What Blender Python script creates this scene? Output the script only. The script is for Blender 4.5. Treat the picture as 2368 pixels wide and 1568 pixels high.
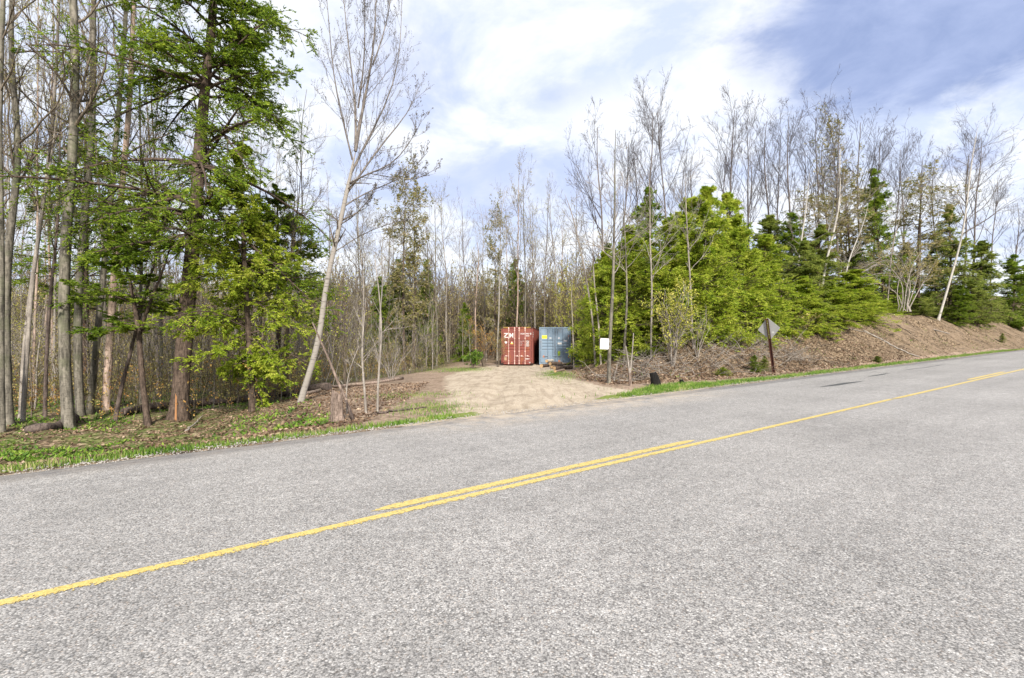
import bpy, math, random
import numpy as np
from mathutils import Vector, Matrix
C = bpy.context
col = C.scene.collection
for o in list(bpy.data.objects): bpy.data.objects.remove(o)

# ------------------------------------------------------------------ camera, world, sun, exposure
F, CX, CY, CAMH = 1150.0, 1184.0, 784.0, 1.6         # focal length and centre in 2368x1568 units
cam_d = bpy.data.cameras.new('camera'); cam = bpy.data.objects.new('camera', cam_d); col.objects.link(cam)
cam.location = (0, 0, CAMH); cam.rotation_euler = (math.radians(90), 0, 0)
cam_d.lens = F/2368*36; cam_d.sensor_width = 36; cam_d.clip_end = 3000; cam_d.clip_start = 0.05
C.scene.camera = cam
C.scene.render.resolution_x = 1024; C.scene.render.resolution_y = 678
C.scene.view_settings.view_transform = 'Standard'; C.scene.view_settings.look = 'None'
C.scene.view_settings.exposure = 1.4; C.scene.view_settings.gamma = 1

SUN_EL, SUN_AZ = math.radians(36), math.radians(168)   # azimuth clockwise from +Y: behind the camera to its right
W = bpy.data.worlds.new("World"); C.scene.world = W; W.use_nodes = True
nt = W.node_tree; nt.nodes.clear()
def N(t, typ, **kw):
    n = t.nodes.new(typ)
    for k, v in kw.items():
        if k.startswith('i_'):
            n.inputs[k[2:].replace('_', ' ')].default_value = v
        elif k.startswith('n') and k[1:].isdigit(): n.inputs[int(k[1:])].default_value = v
        else: setattr(n, k, v)
    return n
def mth(t, op, a, b=None, c=None, clamp=False):
    n = t.nodes.new('ShaderNodeMath'); n.operation = op; n.use_clamp = clamp
    for i, v in enumerate((a, b, c)):
        if v is None: continue
        if isinstance(v, (int, float)): n.inputs[i].default_value = v
        else: t.links.new(v, n.inputs[i])
    return n.outputs[0]
def mixc(t, f, a, b, mode='MIX'):
    n = t.nodes.new('ShaderNodeMix'); n.data_type = 'RGBA'; n.blend_type = mode
    for s, v in ((n.inputs[0], f), (n.inputs[6], a), (n.inputs[7], b)):
        if isinstance(v, (int, float)): s.default_value = v
        elif isinstance(v, tuple): s.default_value = (*v[:3], 1)
        else: t.links.new(v, s)
    return n.outputs[2]
def ramp(t, f, stops, interp='LINEAR'):
    n = t.nodes.new('ShaderNodeValToRGB'); r = n.color_ramp; r.interpolation = interp
    while len(r.elements) < len(stops): r.elements.new(0.5)
    for e, (p, c) in zip(r.elements, stops):
        e.position = p; e.color = (*c, 1) if isinstance(c, tuple) else (c, c, c, 1)
    t.links.new(f, n.inputs[0]); return n.outputs[0]
def noise(t, vec, scale, detail=4, rough=0.5, dist=0.0):
    n = N(t, 'ShaderNodeTexNoise'); n.inputs['Scale'].default_value = scale; n.inputs['Detail'].default_value = detail
    n.inputs['Roughness'].default_value = rough; n.inputs['Distortion'].default_value = dist
    if vec is not None: t.links.new(vec, n.inputs['Vector'])
    return n.outputs['Fac']

sky = N(nt, 'ShaderNodeTexSky', sky_type='NISHITA', sun_disc=False, sun_elevation=SUN_EL, sun_rotation=SUN_AZ, air_density=1.0, dust_density=1.2)
tc = N(nt, 'ShaderNodeTexCoord')
sep = N(nt, 'ShaderNodeSeparateXYZ'); nt.links.new(tc.outputs['Generated'], sep.inputs[0])
zc = mth(nt, 'ADD', mth(nt, 'MAXIMUM', sep.outputs[2], 0.0), 0.25)
comb = N(nt, 'ShaderNodeCombineXYZ')
nt.links.new(mth(nt, 'DIVIDE', sep.outputs[0], zc), comb.inputs[0]); nt.links.new(mth(nt, 'DIVIDE', sep.outputs[1], zc), comb.inputs[1])
P = comb.outputs[0]
n1 = noise(nt, P, 2.6, 9, 0.6, 0.35)
n2 = noise(nt, P, 6.0, 9, 0.62, 0.4)
def blob(cx, cy, rx, ry, ang, soft, wob=0.5):
    mp = N(nt, 'ShaderNodeMapping'); mp.vector_type = 'TEXTURE'
    mp.inputs['Location'].default_value = (cx, cy, 0); mp.inputs['Rotation'].default_value = (0, 0, ang); mp.inputs['Scale'].default_value = (rx, ry, 1)
    nt.links.new(P, mp.inputs[0])
    ln = N(nt, 'ShaderNodeVectorMath', operation='LENGTH'); nt.links.new(mp.outputs[0], ln.inputs[0])
    d = mth(nt, 'ADD', ln.outputs['Value'], mth(nt, 'MULTIPLY', mth(nt, 'ADD', mth(nt, 'SUBTRACT', n1, 0.5), mth(nt, 'MULTIPLY', mth(nt, 'SUBTRACT', n2, 0.5), 0.6)), wob*2))
    mr = N(nt, 'ShaderNodeMapRange', interpolation_type='SMOOTHSTEP'); nt.links.new(d, mr.inputs[0])
    mr.inputs[1].default_value = 1.0; mr.inputs[2].default_value = 1.0-soft; mr.inputs[3].default_value = 0; mr.inputs[4].default_value = 1
    return mr.outputs[0]
SKYS = 0.088
WHITE, PALE, LAV, DARK = (4.8, 4.9, 5.15), (3.35, 3.75, 4.8), (2.6, 3.0, 4.4), (1.6, 2.0, 3.25)
cloud = mixc(nt, ramp(nt, n1, [(0.42, 0.0), (0.57, 1.0)]), PALE, WHITE)
cloud = mixc(nt, mth(nt, 'MULTIPLY', ramp(nt, n2, [(0.5, 0.0), (0.72, 1.0)]), 0.3), cloud, (3.1, 3.5, 4.5))
b_lav = blob(-0.10, 1.75, 0.62, 0.36, 0.0, 0.8, 0.8)
cloud = mixc(nt, mth(nt, 'MULTIPLY', b_lav, 0.7), cloud, LAV)
cloud = mixc(nt, mth(nt, 'MULTIPLY', blob(-0.28, 1.22, 0.22, 0.3, 0.0, 0.9, 0.8), 0.6), cloud, LAV)
cloud = mixc(nt, mth(nt, 'MULTIPLY', blob(0.13, 1.31, 0.17, 0.09, 0.1, 1.0, 1.1), 0.6), cloud, (2.1, 2.6, 4.2))
cloud = mixc(nt, mth(nt, 'MULTIPLY', blob(0.30, 1.42, 0.30, 0.2, 0.3, 0.8, 0.5), 0.9), cloud, WHITE)
cloud = mixc(nt, mth(nt, 'MULTIPLY', blob(1.3, 1.4, 0.10, 0.1, 0.3, 0.8, 0.9), 0.6), cloud, LAV)
bd = blob(0.83, 1.04, 0.45, 0.30, -0.22, 0.5, 0.42)
darkc = mixc(nt, ramp(nt, n2, [(0.38, 0.0), (0.7, 0.8)]), DARK, (2.4, 2.8, 4.1))
cloud = mixc(nt, bd, cloud, darkc)
skyc = mixc(nt, 0.93, sky.outputs[0], cloud)
bg = N(nt, 'ShaderNodeBackground'); bg.inputs['Strength'].default_value = SKYS
nt.links.new(skyc, bg.inputs[0])
wo = N(nt, 'ShaderNodeOutputWorld'); nt.links.new(bg.outputs[0], wo.inputs[0])

sl = bpy.data.lights.new('sun', 'SUN'); sl.energy = 3.3; sl.angle = math.radians(6); sl.color = (1.0, 0.95, 0.86)
so = bpy.data.objects.new('sun', sl); col.objects.link(so)
sd = Vector((math.sin(SUN_AZ)*math.cos(SUN_EL), math.cos(SUN_AZ)*math.cos(SUN_EL), math.sin(SUN_EL)))
so.rotation_euler = sd.to_track_quat('Z', 'Y').to_euler(); so.location = (20, -30, 40)

# ------------------------------------------------------------------ frame of the road, terrain function
VX, VY = 2788.0, 757.0
TH = math.atan((VX-CX)/F); ST, CT = math.sin(TH), math.cos(TH)
SLOPE = (CY-VY)/math.hypot(VX-CX, F)
PE, PC = 8.46, 4.36                   # far pavement edge and centre line, metres from the camera
def ap(x, y): return x*ST+y*CT, -x*CT+y*ST
def xy(a, p): return a*ST-p*CT, a*CT+p*ST
def smooth(t): t = np.clip(t, 0, 1); return t*t*(3-2*t)
_rs = np.random.RandomState(5); _LAT = _rs.rand(256, 256)
def vn(x, y):
    x = np.asarray(x, float); y = np.asarray(y, float)
    xi = np.floor(x).astype(int); yi = np.floor(y).astype(int); fx = smooth(x-xi); fy = smooth(y-yi)
    g = lambda i, j: _LAT[i & 255, j & 255]
    return (g(xi, yi)*(1-fx)+g(xi+1, yi)*fx)*(1-fy)+(g(xi, yi+1)*(1-fx)+g(xi+1, yi+1)*fx)*fy
def fbm(x, y, o=4):
    s = 0; w = 0.5
    for i in range(o): s = s+w*(vn(x, y)-0.5); x = x*2.03+17.3; y = y*2.03+9.1; w *= 0.5
    return s
TOE = np.array([xy(420, 9.6), xy(88, 9.6), xy(45, 9.6), xy(33, 9.6), xy(24, 9.7), xy(18, 10.1), xy(14.5, 10.9), (3.3, 17.0), (2.9, 19.5), (2.9, 23), (3.2, 27), (4.9, 33), (6.0, 38), (7.0, 60), (11, 130)])
TOEH = np.array([2.5, 2.5, 2.95, 2.25, 1.7, 1.4, 1.2, 1.0, 0.95, 1.0, 1.1, 1.3, 1.4, 2, 3])
BEN = np.array([(-2.6, 8.4), (-3.6, 11.0), (-5.9, 15), (-6.4, 24), (-5, 32), (-4, 40), (-6, 60), (-10, 130)])
def sdist(x, y, L, vals=None):
    best = np.full(x.shape, 1e9); sg = np.zeros(x.shape); hv = np.zeros(x.shape)
    for i in range(len(L)-1):
        ax, ay = L[i]; bx, by = L[i+1]; dx, dy = bx-ax, by-ay; l2 = dx*dx+dy*dy
        t = np.clip(((x-ax)*dx+(y-ay)*dy)/l2, 0, 1)
        ex, ey = x-(ax+t*dx), y-(ay+t*dy); d = np.hypot(ex, ey); m = d < best-1e-9
        cr = dx*(y-ay)-dy*(x-ax)
        best = np.where(m, d, best); sg = np.where(m, np.where(cr < 0, 1.0, -1.0), sg)
        if vals is not None: hv = np.where(m, vals[i]*(1-t)+vals[i+1]*t, hv)
    return best*sg, hv
def H(x, y, detail=True):
    x = np.asarray(x, float); y = np.asarray(y, float)
    a, p = ap(x, y)
    road = SLOPE*np.clip(a, -60, 400)
    db, hc = sdist(x, y, TOE, TOEH)                 # + inside the bank
    dl, _ = sdist(x, y, BEN)                        # - left of the bench
    far = smooth((p-9)/22)*(1-smooth(db/4))
    z = road*(1-far)-0.36*far
    inb = np.clip(db, 0, None)
    shape = smooth(inb/4.6)*0.35+np.clip(inb/4.3, 0, 1)*0.65
    z = z+hc*shape+0.075*np.clip(inb-4.3, 0, 45)*(p > 9)
    left = smooth(-dl/3.2)*(db < 0)*smooth((p-9.0)/3.0)
    z = z-0.55*left
    z = z+0.085*np.clip(y-72, 0, 110)*smooth((p-12)/20)
    z = z+smooth((np.abs(x+70)-0)/60)*0
    off = smooth((p-PE-0.35)/1.2)
    if detail:
        wild = np.maximum(left, smooth(db/1.5))
        rut = np.exp(-((x-(0.35+0.04*(y-16)**1.0*0)-0.9)/0.28)**2)+np.exp(-((x-0.35+0.8)/0.28)**2)+0.6*np.exp(-((x-2.6+0.03*y)/0.3)**2)
        z = z-0.07*rut*smooth((y-11)/3)*smooth((37-y)/4)*(db < -.3)
        z = z+off*(fbm(x*0.9, y*0.9, 4)*(0.05+0.34*wild)+fbm(a*0.55, p*0.16, 3)*0.75*smooth(db/1.2)*(p > 9)+fbm(x*0.12, y*0.12, 2)*0.5*wild)
    z = z-0.05-0.04*smooth((p-PE-0.1)/0.7)
    z = np.where(p < PE-0.25, road-0.06, z)
    z = np.where(p < -3.6, road-0.03-0.12*smooth((-3.6-p)/2)+fbm(x*0.5, y*0.5, 3)*0.25*smooth((-4-p)/2), z)
    return z
def hz(x, y): return float(H(np.array([x]), np.array([y]))[0])
def at(px, py, Y):  return Vector(((px-CX)/F*Y, Y, CAMH+(CY-py)/F*Y))
def ground(px, py):
    u, v = (px-CX)/F, (CY-py)/F
    Y = np.arange(2.0, 160.0, 0.03); d = CAMH+v*Y-H(u*Y, Y)
    k = np.argmax(d < 0); Yk = Y[k]
    return Vector((u*Yk, Yk, hz(u*Yk, Yk)))
def onpx(px, Y): x = (px-CX)/F*Y; return Vector((x, Y, hz(x, Y)))

# ------------------------------------------------------------------ object helpers
def tag(o, label=None, cat=None, group=None, kind=None):
    for k, v in (('label', label), ('category', cat), ('group', group), ('kind', kind)):
        if v: o[k] = v
    return o
def npmesh(name, V, Q, mats, parent=None, attrs=None, smooth_=False, mi=None):
    me = bpy.data.meshes.new(name); V = np.asarray(V, np.float32).reshape(-1, 3); Q = np.asarray(Q, np.int32)
    k = Q.shape[1]
    me.vertices.add(len(V)); me.vertices.foreach_set('co', V.ravel())
    me.loops.add(Q.size); me.loops.foreach_set('vertex_index', Q.ravel())
    me.polygons.add(len(Q)); me.polygons.foreach_set('loop_start', np.arange(0, Q.size, k, dtype=np.int32))
    if smooth_: me.polygons.foreach_set('use_smooth', np.ones(len(Q), bool))
    if mi is not None: me.polygons.foreach_set('material_index', np.asarray(mi, np.int32))
    for m in (mats if isinstance(mats, (list, tuple)) else [mats]): me.materials.append(m)
    for an, av in (attrs or {}).items():
        at_ = me.attributes.new(an, 'FLOAT', 'POINT'); at_.data.foreach_set('value', np.asarray(av, np.float32))
    me.update(calc_edges=True)
    o = bpy.data.objects.new(name, me); col.objects.link(o)
    if parent: o.parent = parent
    return o
def empty(name, loc, rz=0):
    o = bpy.data.objects.new(name, None); col.objects.link(o); o.location = loc; o.rotation_euler = (0, 0, rz); o.empty_display_size = 0.2
    return o
def kids(o): return [c for c in bpy.data.objects if c.parent == o]
def copy_tree(o, ch=None, parent=None):
    c = o.copy(); col.objects.link(c)
    if parent: c.parent = parent
    for k in KIDS.get(o.name, []): copy_tree(bpy.data.objects[k], None, c)
    return c
KIDS = {}
def freeze(root):
    KIDS[root.name] = [c.name for c in root.children]
    for c in root.children: KIDS[c.name] = [g.name for g in c.children]
class MB:
    def __init__(s): s.v = []; s.f = []
    def add(s, vs, fs): n = len(s.v); s.v += [tuple(v) for v in vs]; s.f += [tuple(i+n for i in f) for f in fs]
    def box(s, x0, x1, y0, y1, z0, z1):
        s.add([(x0,y0,z0),(x1,y0,z0),(x1,y1,z0),(x0,y1,z0),(x0,y0,z1),(x1,y0,z1),(x1,y1,z1),(x0,y1,z1)],
              [(0,3,2,1),(4,5,6,7),(0,1,5,4),(1,2,6,5),(2,3,7,6),(3,0,4,7)])
    def tube(s, pts, r, n=8, cap=True):
        pts = [Vector(p) for p in pts]; rs = r if isinstance(r, (list, tuple)) else [r]*len(pts); base = len(s.v)
        for i, p in enumerate(pts):
            t = (pts[min(i+1, len(pts)-1)]-pts[max(i-1, 0)]).normalized()
            u = t.cross(Vector((0, 0, 1))) if abs(t.z) < 0.9 else t.cross(Vector((1, 0, 0))); u.normalize(); w = t.cross(u)
            for j in range(n):
                q = 2*math.pi*j/n; s.v.append(tuple(p+(u*math.cos(q)+w*math.sin(q))*rs[i]))
        for i in range(len(pts)-1):
            for j in range(n):
                s.f.append((base+i*n+j, base+i*n+(j+1) % n, base+(i+1)*n+(j+1) % n, base+(i+1)*n+j))
        if cap:
            s.f.append(tuple(base+j for j in reversed(range(n)))); s.f.append(tuple(base+(len(pts)-1)*n+j for j in range(n)))
    def build(s, name, mat, parent=None, bevel=0, smooth_=False):
        me = bpy.data.meshes.new(name); me.from_pydata(s.v, [], s.f); me.materials.append(mat)
        if smooth_:
            for p in me.polygons: p.use_smooth = True
        o = bpy.data.objects.new(name, me); col.objects.link(o)
        if parent: o.parent = parent
        if bevel:
            b = o.modifiers.new('bevel', 'BEVEL'); b.width = bevel; b.segments = 2; b.limit_method = 'ANGLE'
        return o

# ------------------------------------------------------------------ materials
def newmat(name, rough=0.85, spec=0.3):
    m = bpy.data.materials.new(name); m.use_nodes = True; t = m.node_tree
    b = t.nodes['Principled BSDF']; b.inputs['Roughness'].default_value = rough; b.inputs['Specular IOR Level'].default_value = spec
    return m, t, b
def bump(t, b, h, strength, dist=0.02):
    n = t.nodes.new('ShaderNodeBump'); n.inputs['Strength'].default_value = strength; n.inputs['Distance'].default_value = dist
    t.links.new(h, n.inputs['Height']); t.links.new(n.outputs[0], b.inputs['Normal'])
def objco(t, scale=(1, 1, 1), rot=(0, 0, 0)):
    c = N(t, 'ShaderNodeTexCoord'); m = N(t, 'ShaderNodeMapping'); m.inputs['Scale'].default_value = scale; m.inputs['Rotation'].default_value = rot
    t.links.new(c.outputs['Object'], m.inputs[0]); return m.outputs[0]
def attr(t, name): n = N(t, 'ShaderNodeAttribute'); n.attribute_name = name; return n.outputs['Fac']
def plain(name, c, rough=0.7, spec=0.3, var=0.15, scale=6, metal=0):
    m, t, b = newmat(name, rough, spec); b.inputs['Metallic'].default_value = metal
    f = noise(t, objco(t), scale, 5, 0.6)
    t.links.new(mixc(t, ramp(t, f, [(0.3, 0.0), (0.7, 1.0)]), tuple(x*(1-var) for x in c), tuple(min(1, x*(1+var)) for x in c)), b.inputs['Base Color'])
    return m
def bark(name, c0, c1, vs=1.0, lich=None, st=0.6):
    m, t, b = newmat(name, 0.92, 0.15)
    f = noise(t, objco(t, (16*vs, 16*vs, 2.2*vs)), 1.6, 6, 0.65, 0.4)
    g = noise(t, objco(t), 1.3, 4, 0.6)
    cc = mixc(t, ramp(t, f, [(0.34, 0.0), (0.62, 1.0)]), c0, c1)
    hz_ = noise(t, objco(t, (5, 5, 30)), 1.5, 4, 0.6); cc = mixc(t, mth(t, 'MULTIPLY', ramp(t, hz_, [(0.48, 0.0), (0.62, 1.0)]), .45), cc, c0)
    mo = noise(t, objco(t, (6, 6, 3)), 1.4, 5, 0.65); cc = mixc(t, mth(t, 'MULTIPLY', ramp(t, mo, [(0.5, 0.0), (0.64, 1.0)]), .5), cc, tuple(min(1, q*1.5) for q in c1))
    if lich: cc = mixc(t, ramp(t, g, [(0.5, 0.0), (0.66, 0.85)]), cc, lich)
    t.links.new(cc, b.inputs['Base Color']); bump(t, b, f, st, 0.03); return m
def birch(name, c0, c1):
    m, t, b = newmat(name, 0.75, 0.25)
    f = noise(t, objco(t, (3, 3, 26)), 1.5, 4, 0.6)
    g = noise(t, objco(t, (2, 2, 2)), 1.7, 4, 0.6)
    cc = mixc(t, ramp(t, f, [(0.56, 0.0), (0.66, 1.0)]), c1, c0)
    cc = mixc(t, ramp(t, g, [(0.52, 0.0), (0.72, 0.6)]), cc, (0.22, 0.2, 0.16))
    t.links.new(cc, b.inputs['Base Color']); bump(t, b, f, 0.3, 0.01); return m
def leafmat(name, stops, trans=0.35, rough=0.6):
    m, t, b = newmat(name, rough, 0.25)
    r = attr(t, 'rnd'); c = N(t, 'ShaderNodeTexCoord')
    g = ramp(t, noise(t, c.outputs['Object'], 1.7, 4, 0.6), [(0.32, 0.0), (0.68, 1.0)])
    f = mth(t, 'ADD', mth(t, 'MULTIPLY', r, 0.5), mth(t, 'MULTIPLY', g, 0.5))
    cc = ramp(t, f, stops); t.links.new(cc, b.inputs['Base Color'])
    tr = N(t, 'ShaderNodeBsdfTranslucent'); t.links.new(cc, tr.inputs[0])
    mx = N(t, 'ShaderNodeMixShader'); mx.inputs[0].default_value = trans
    t.links.new(b.outputs[0], mx.inputs[1]); t.links.new(tr.outputs[0], mx.inputs[2])
    t.links.new(mx.outputs[0], t.nodes['Material Output'].inputs[0]); return m
M = {}
M['ridge_twig'] = bark('dark_twig_bark', (0.03, 0.026, 0.026), (0.095, 0.08, 0.076))
M['ridge_bark'] = bark('dark_grey_bark', (0.055, 0.045, 0.042), (0.17, 0.145, 0.13))
M['hemlock_bark'] = bark('hemlock_bark', (0.025, 0.018, 0.014), (0.115, 0.083, 0.064), 1.2, st=0.9)
M['grey_bark'] = bark('grey_bark', (0.035, 0.032, 0.026), (0.2, 0.178, 0.145), 0.42, (0.12, 0.125, 0.075))
M['pink_bark'] = bark('pink_bark', (0.11, 0.078, 0.06), (0.4, 0.3, 0.245), 0.5, (0.22, 0.19, 0.14))
M['dark_bark'] = bark('dark_bark', (0.03, 0.022, 0.02), (0.13, 0.1, 0.085), 1.0)
M['twig'] = bark('twig_bark', (0.06, 0.047, 0.036), (0.17, 0.138, 0.105), 1.0)
M['pale_twig'] = bark('pale_twig_bark', (0.14, 0.12, 0.105), (0.3, 0.265, 0.23), 1.0)
M['birch'] = birch('birch_bark', (0.12, 0.1, 0.09), (0.38, 0.355, 0.32))
M['aspen'] = birch('aspen_bark', (0.08, 0.067, 0.058), (0.25, 0.226, 0.2))
M['hem_dark'] = leafmat('hemlock_needles_deep', [(0.15, (0.06, 0.1, 0.012)), (0.5, (0.165, 0.26, 0.02)), (0.85, (0.4, 0.47, 0.05))], 0.5)
M['hem_bright'] = leafmat('hemlock_needles_fresh', [(0.15, (0.12, 0.21, 0.016)), (0.5, (0.33, 0.42, 0.03)), (0.85, (0.64, 0.64, 0.12))], 0.52)
M['hem_blue'] = leafmat('hemlock_needles_cool', [(0.15, (0.08, 0.13, 0.03)), (0.5, (0.24, 0.3, 0.05)), (0.85, (0.48, 0.49, 0.12))], 0.5)
M['cedar_olive'] = leafmat('cedar_leaves', [(0.2, (0.12, 0.14, 0.03)), (0.5, (0.3, 0.28, 0.1)), (0.78, (0.52, 0.42, 0.22))], 0.45)
M['bud_yellow'] = leafmat('yellow_green_buds', [(0.25, (0.2, 0.22, 0.03)), (0.5, (0.38, 0.38, 0.05)), (0.75, (0.55, 0.5, 0.12))])
M['bud_olive'] = leafmat('olive_buds', [(0.25, (0.17, 0.16, 0.05)), (0.5, (0.34, 0.3, 0.1)), (0.75, (0.52, 0.42, 0.18))], 0.45)
M['bud_orange'] = leafmat('orange_buds', [(0.25, (0.22, 0.1, 0.03)), (0.5, (0.42, 0.22, 0.06)), (0.75, (0.5, 0.36, 0.1))])
M['bud_grey'] = leafmat('grey_catkins', [(0.25, (0.12, 0.11, 0.11)), (0.75, (0.25, 0.23, 0.2))])
M['tan_leaf'] = leafmat('dry_leaves', [(0.2, (0.055, 0.032, 0.018)), (0.45, (0.13, 0.08, 0.05)), (0.65, (0.22, 0.145, 0.092)), (0.85, (0.4, 0.3, 0.21))], 0.1)
M['grass'] = leafmat('grass_blades', [(0.2, (0.06, 0.13, 0.018)), (0.5, (0.13, 0.23, 0.03)), (0.7, (0.23, 0.31, 0.06)), (0.8, (0.4, 0.34, 0.18))], 0.3)
M['herb'] = leafmat('herb_leaves', [(0.25, (0.05, 0.11, 0.015)), (0.5, (0.12, 0.22, 0.025)), (0.75, (0.25, 0.34, 0.05))], 0.35)

# ground: leaf litter, sand and grass masks come with the surface
def ground_mat():
    m, t, b = newmat('forest_ground', 0.95, 0.1)
    c = N(t, 'ShaderNodeTexCoord').outputs['Object']
    v = N(t, 'ShaderNodeTexVoronoi'); v.inputs['Scale'].default_value = 13; t.links.new(c, v.inputs['Vector'])
    f1 = noise(t, c, 9, 6, 0.7); f2 = noise(t, c, 0.8, 5, 0.6)
    sepc = N(t, 'ShaderNodeSeparateColor'); t.links.new(v.outputs['Color'], sepc.inputs[0])
    lit = ramp(t, mth(t, 'ADD', mth(t, 'MULTIPLY', sepc.outputs[0], 0.5), mth(t, 'MULTIPLY', f1, 0.5)),
               [(0.2, (0.022, 0.016, 0.01)), (0.42, (0.075, 0.052, 0.032)), (0.6, (0.15, 0.108, 0.068)), (0.8, (0.33, 0.25, 0.17))])
    bare = ramp(t, f1, [(0.3, (0.1, 0.07, 0.046)), (0.7, (0.235, 0.175, 0.12))])
    lit = mixc(t, mth(t, 'MULTIPLY', ramp(t, f2, [(0.42, 0.0), (0.6, 1.0)]), attr(t, 'bare')), lit, bare)
    tanb = ramp(t, f1, [(0.3, (0.13, 0.09, 0.065)), (0.5, (0.26, 0.19, 0.14)), (0.72, (0.42, 0.33, 0.25))])
    lit = mixc(t, mth(t, 'MULTIPLY', attr(t, 'bench'), ramp(t, f2, [(0.3, 0.35), (0.55, 0.9)])), lit, tanb)
    # low green ground cover patches in the wood
    gr = ramp(t, f1, [(0.3, (0.03, 0.07, 0.01)), (0.6, (0.1, 0.18, 0.02)), (0.8, (0.22, 0.27, 0.05))])
    f3 = noise(t, c, 2.4, 5, 0.65)
    gm = mth(t, 'MULTIPLY', attr(t, 'green'), ramp(t, f3, [(0.42, 0.0), (0.58, 1.0)]))
    lit = mixc(t, gm, lit, gr)
    # sandy drive
    s1 = noise(t, c, 26, 5, 0.7); s2 = noise(t, c, 1.1, 5, 0.6, 0.6)
    st_ = N(t, 'ShaderNodeMapping'); st_.inputs['Rotation'].default_value = (0, 0, 0.12); st_.inputs['Scale'].default_value = (3.0, 0.35, 1); t.links.new(c, st_.inputs[0])
    s3 = noise(t, st_.outputs[0], 1.4, 5, 0.65, 0.7)
    sand = ramp(t, s1, [(0.25, (0.25, 0.2, 0.15)), (0.5, (0.41, 0.34, 0.26)), (0.75, (0.54, 0.465, 0.37))])
    sand = mixc(t, mth(t, 'MULTIPLY', ramp(t, s2, [(0.46, 0.0), (0.66, 1.0)]), 0.6), sand, (0.23, 0.185, 0.13))
    sand = mixc(t, mth(t, 'MULTIPLY', ramp(t, s3, [(0.48, 0.0), (0.62, 1.0)]), 0.55), sand, (0.21, 0.165, 0.12))
    sm = mth(t, 'ADD', attr(t, 'sand'), mth(t, 'MULTIPLY', mth(t, 'SUBTRACT', f3, 0.5), 1.1))
    cc = mixc(t, ramp(t, sm, [(0.42, 0.0), (0.6, 1.0)]), lit, sand)
    gc = ramp(t, f1, [(0.3, (0.08, 0.11, 0.025)), (0.55, (0.17, 0.21, 0.05)), (0.75, (0.36, 0.31, 0.17))])
    gm2 = mth(t, 'ADD', attr(t, 'grass'), mth(t, 'MULTIPLY', mth(t, 'SUBTRACT', f3, 0.5), 1.2))
    cc = mixc(t, ramp(t, gm2, [(0.45, 0.0), (0.62, 1.0)]), cc, gc)
    t.links.new(cc, b.inputs['Base Color'])
    hh = mth(t, 'ADD', mth(t, 'MULTIPLY', v.outputs['Distance'], 0.6), f1)
    bump(t, b, hh, 0.7, 0.04)
    return m
M['ground'] = ground_mat()
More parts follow.
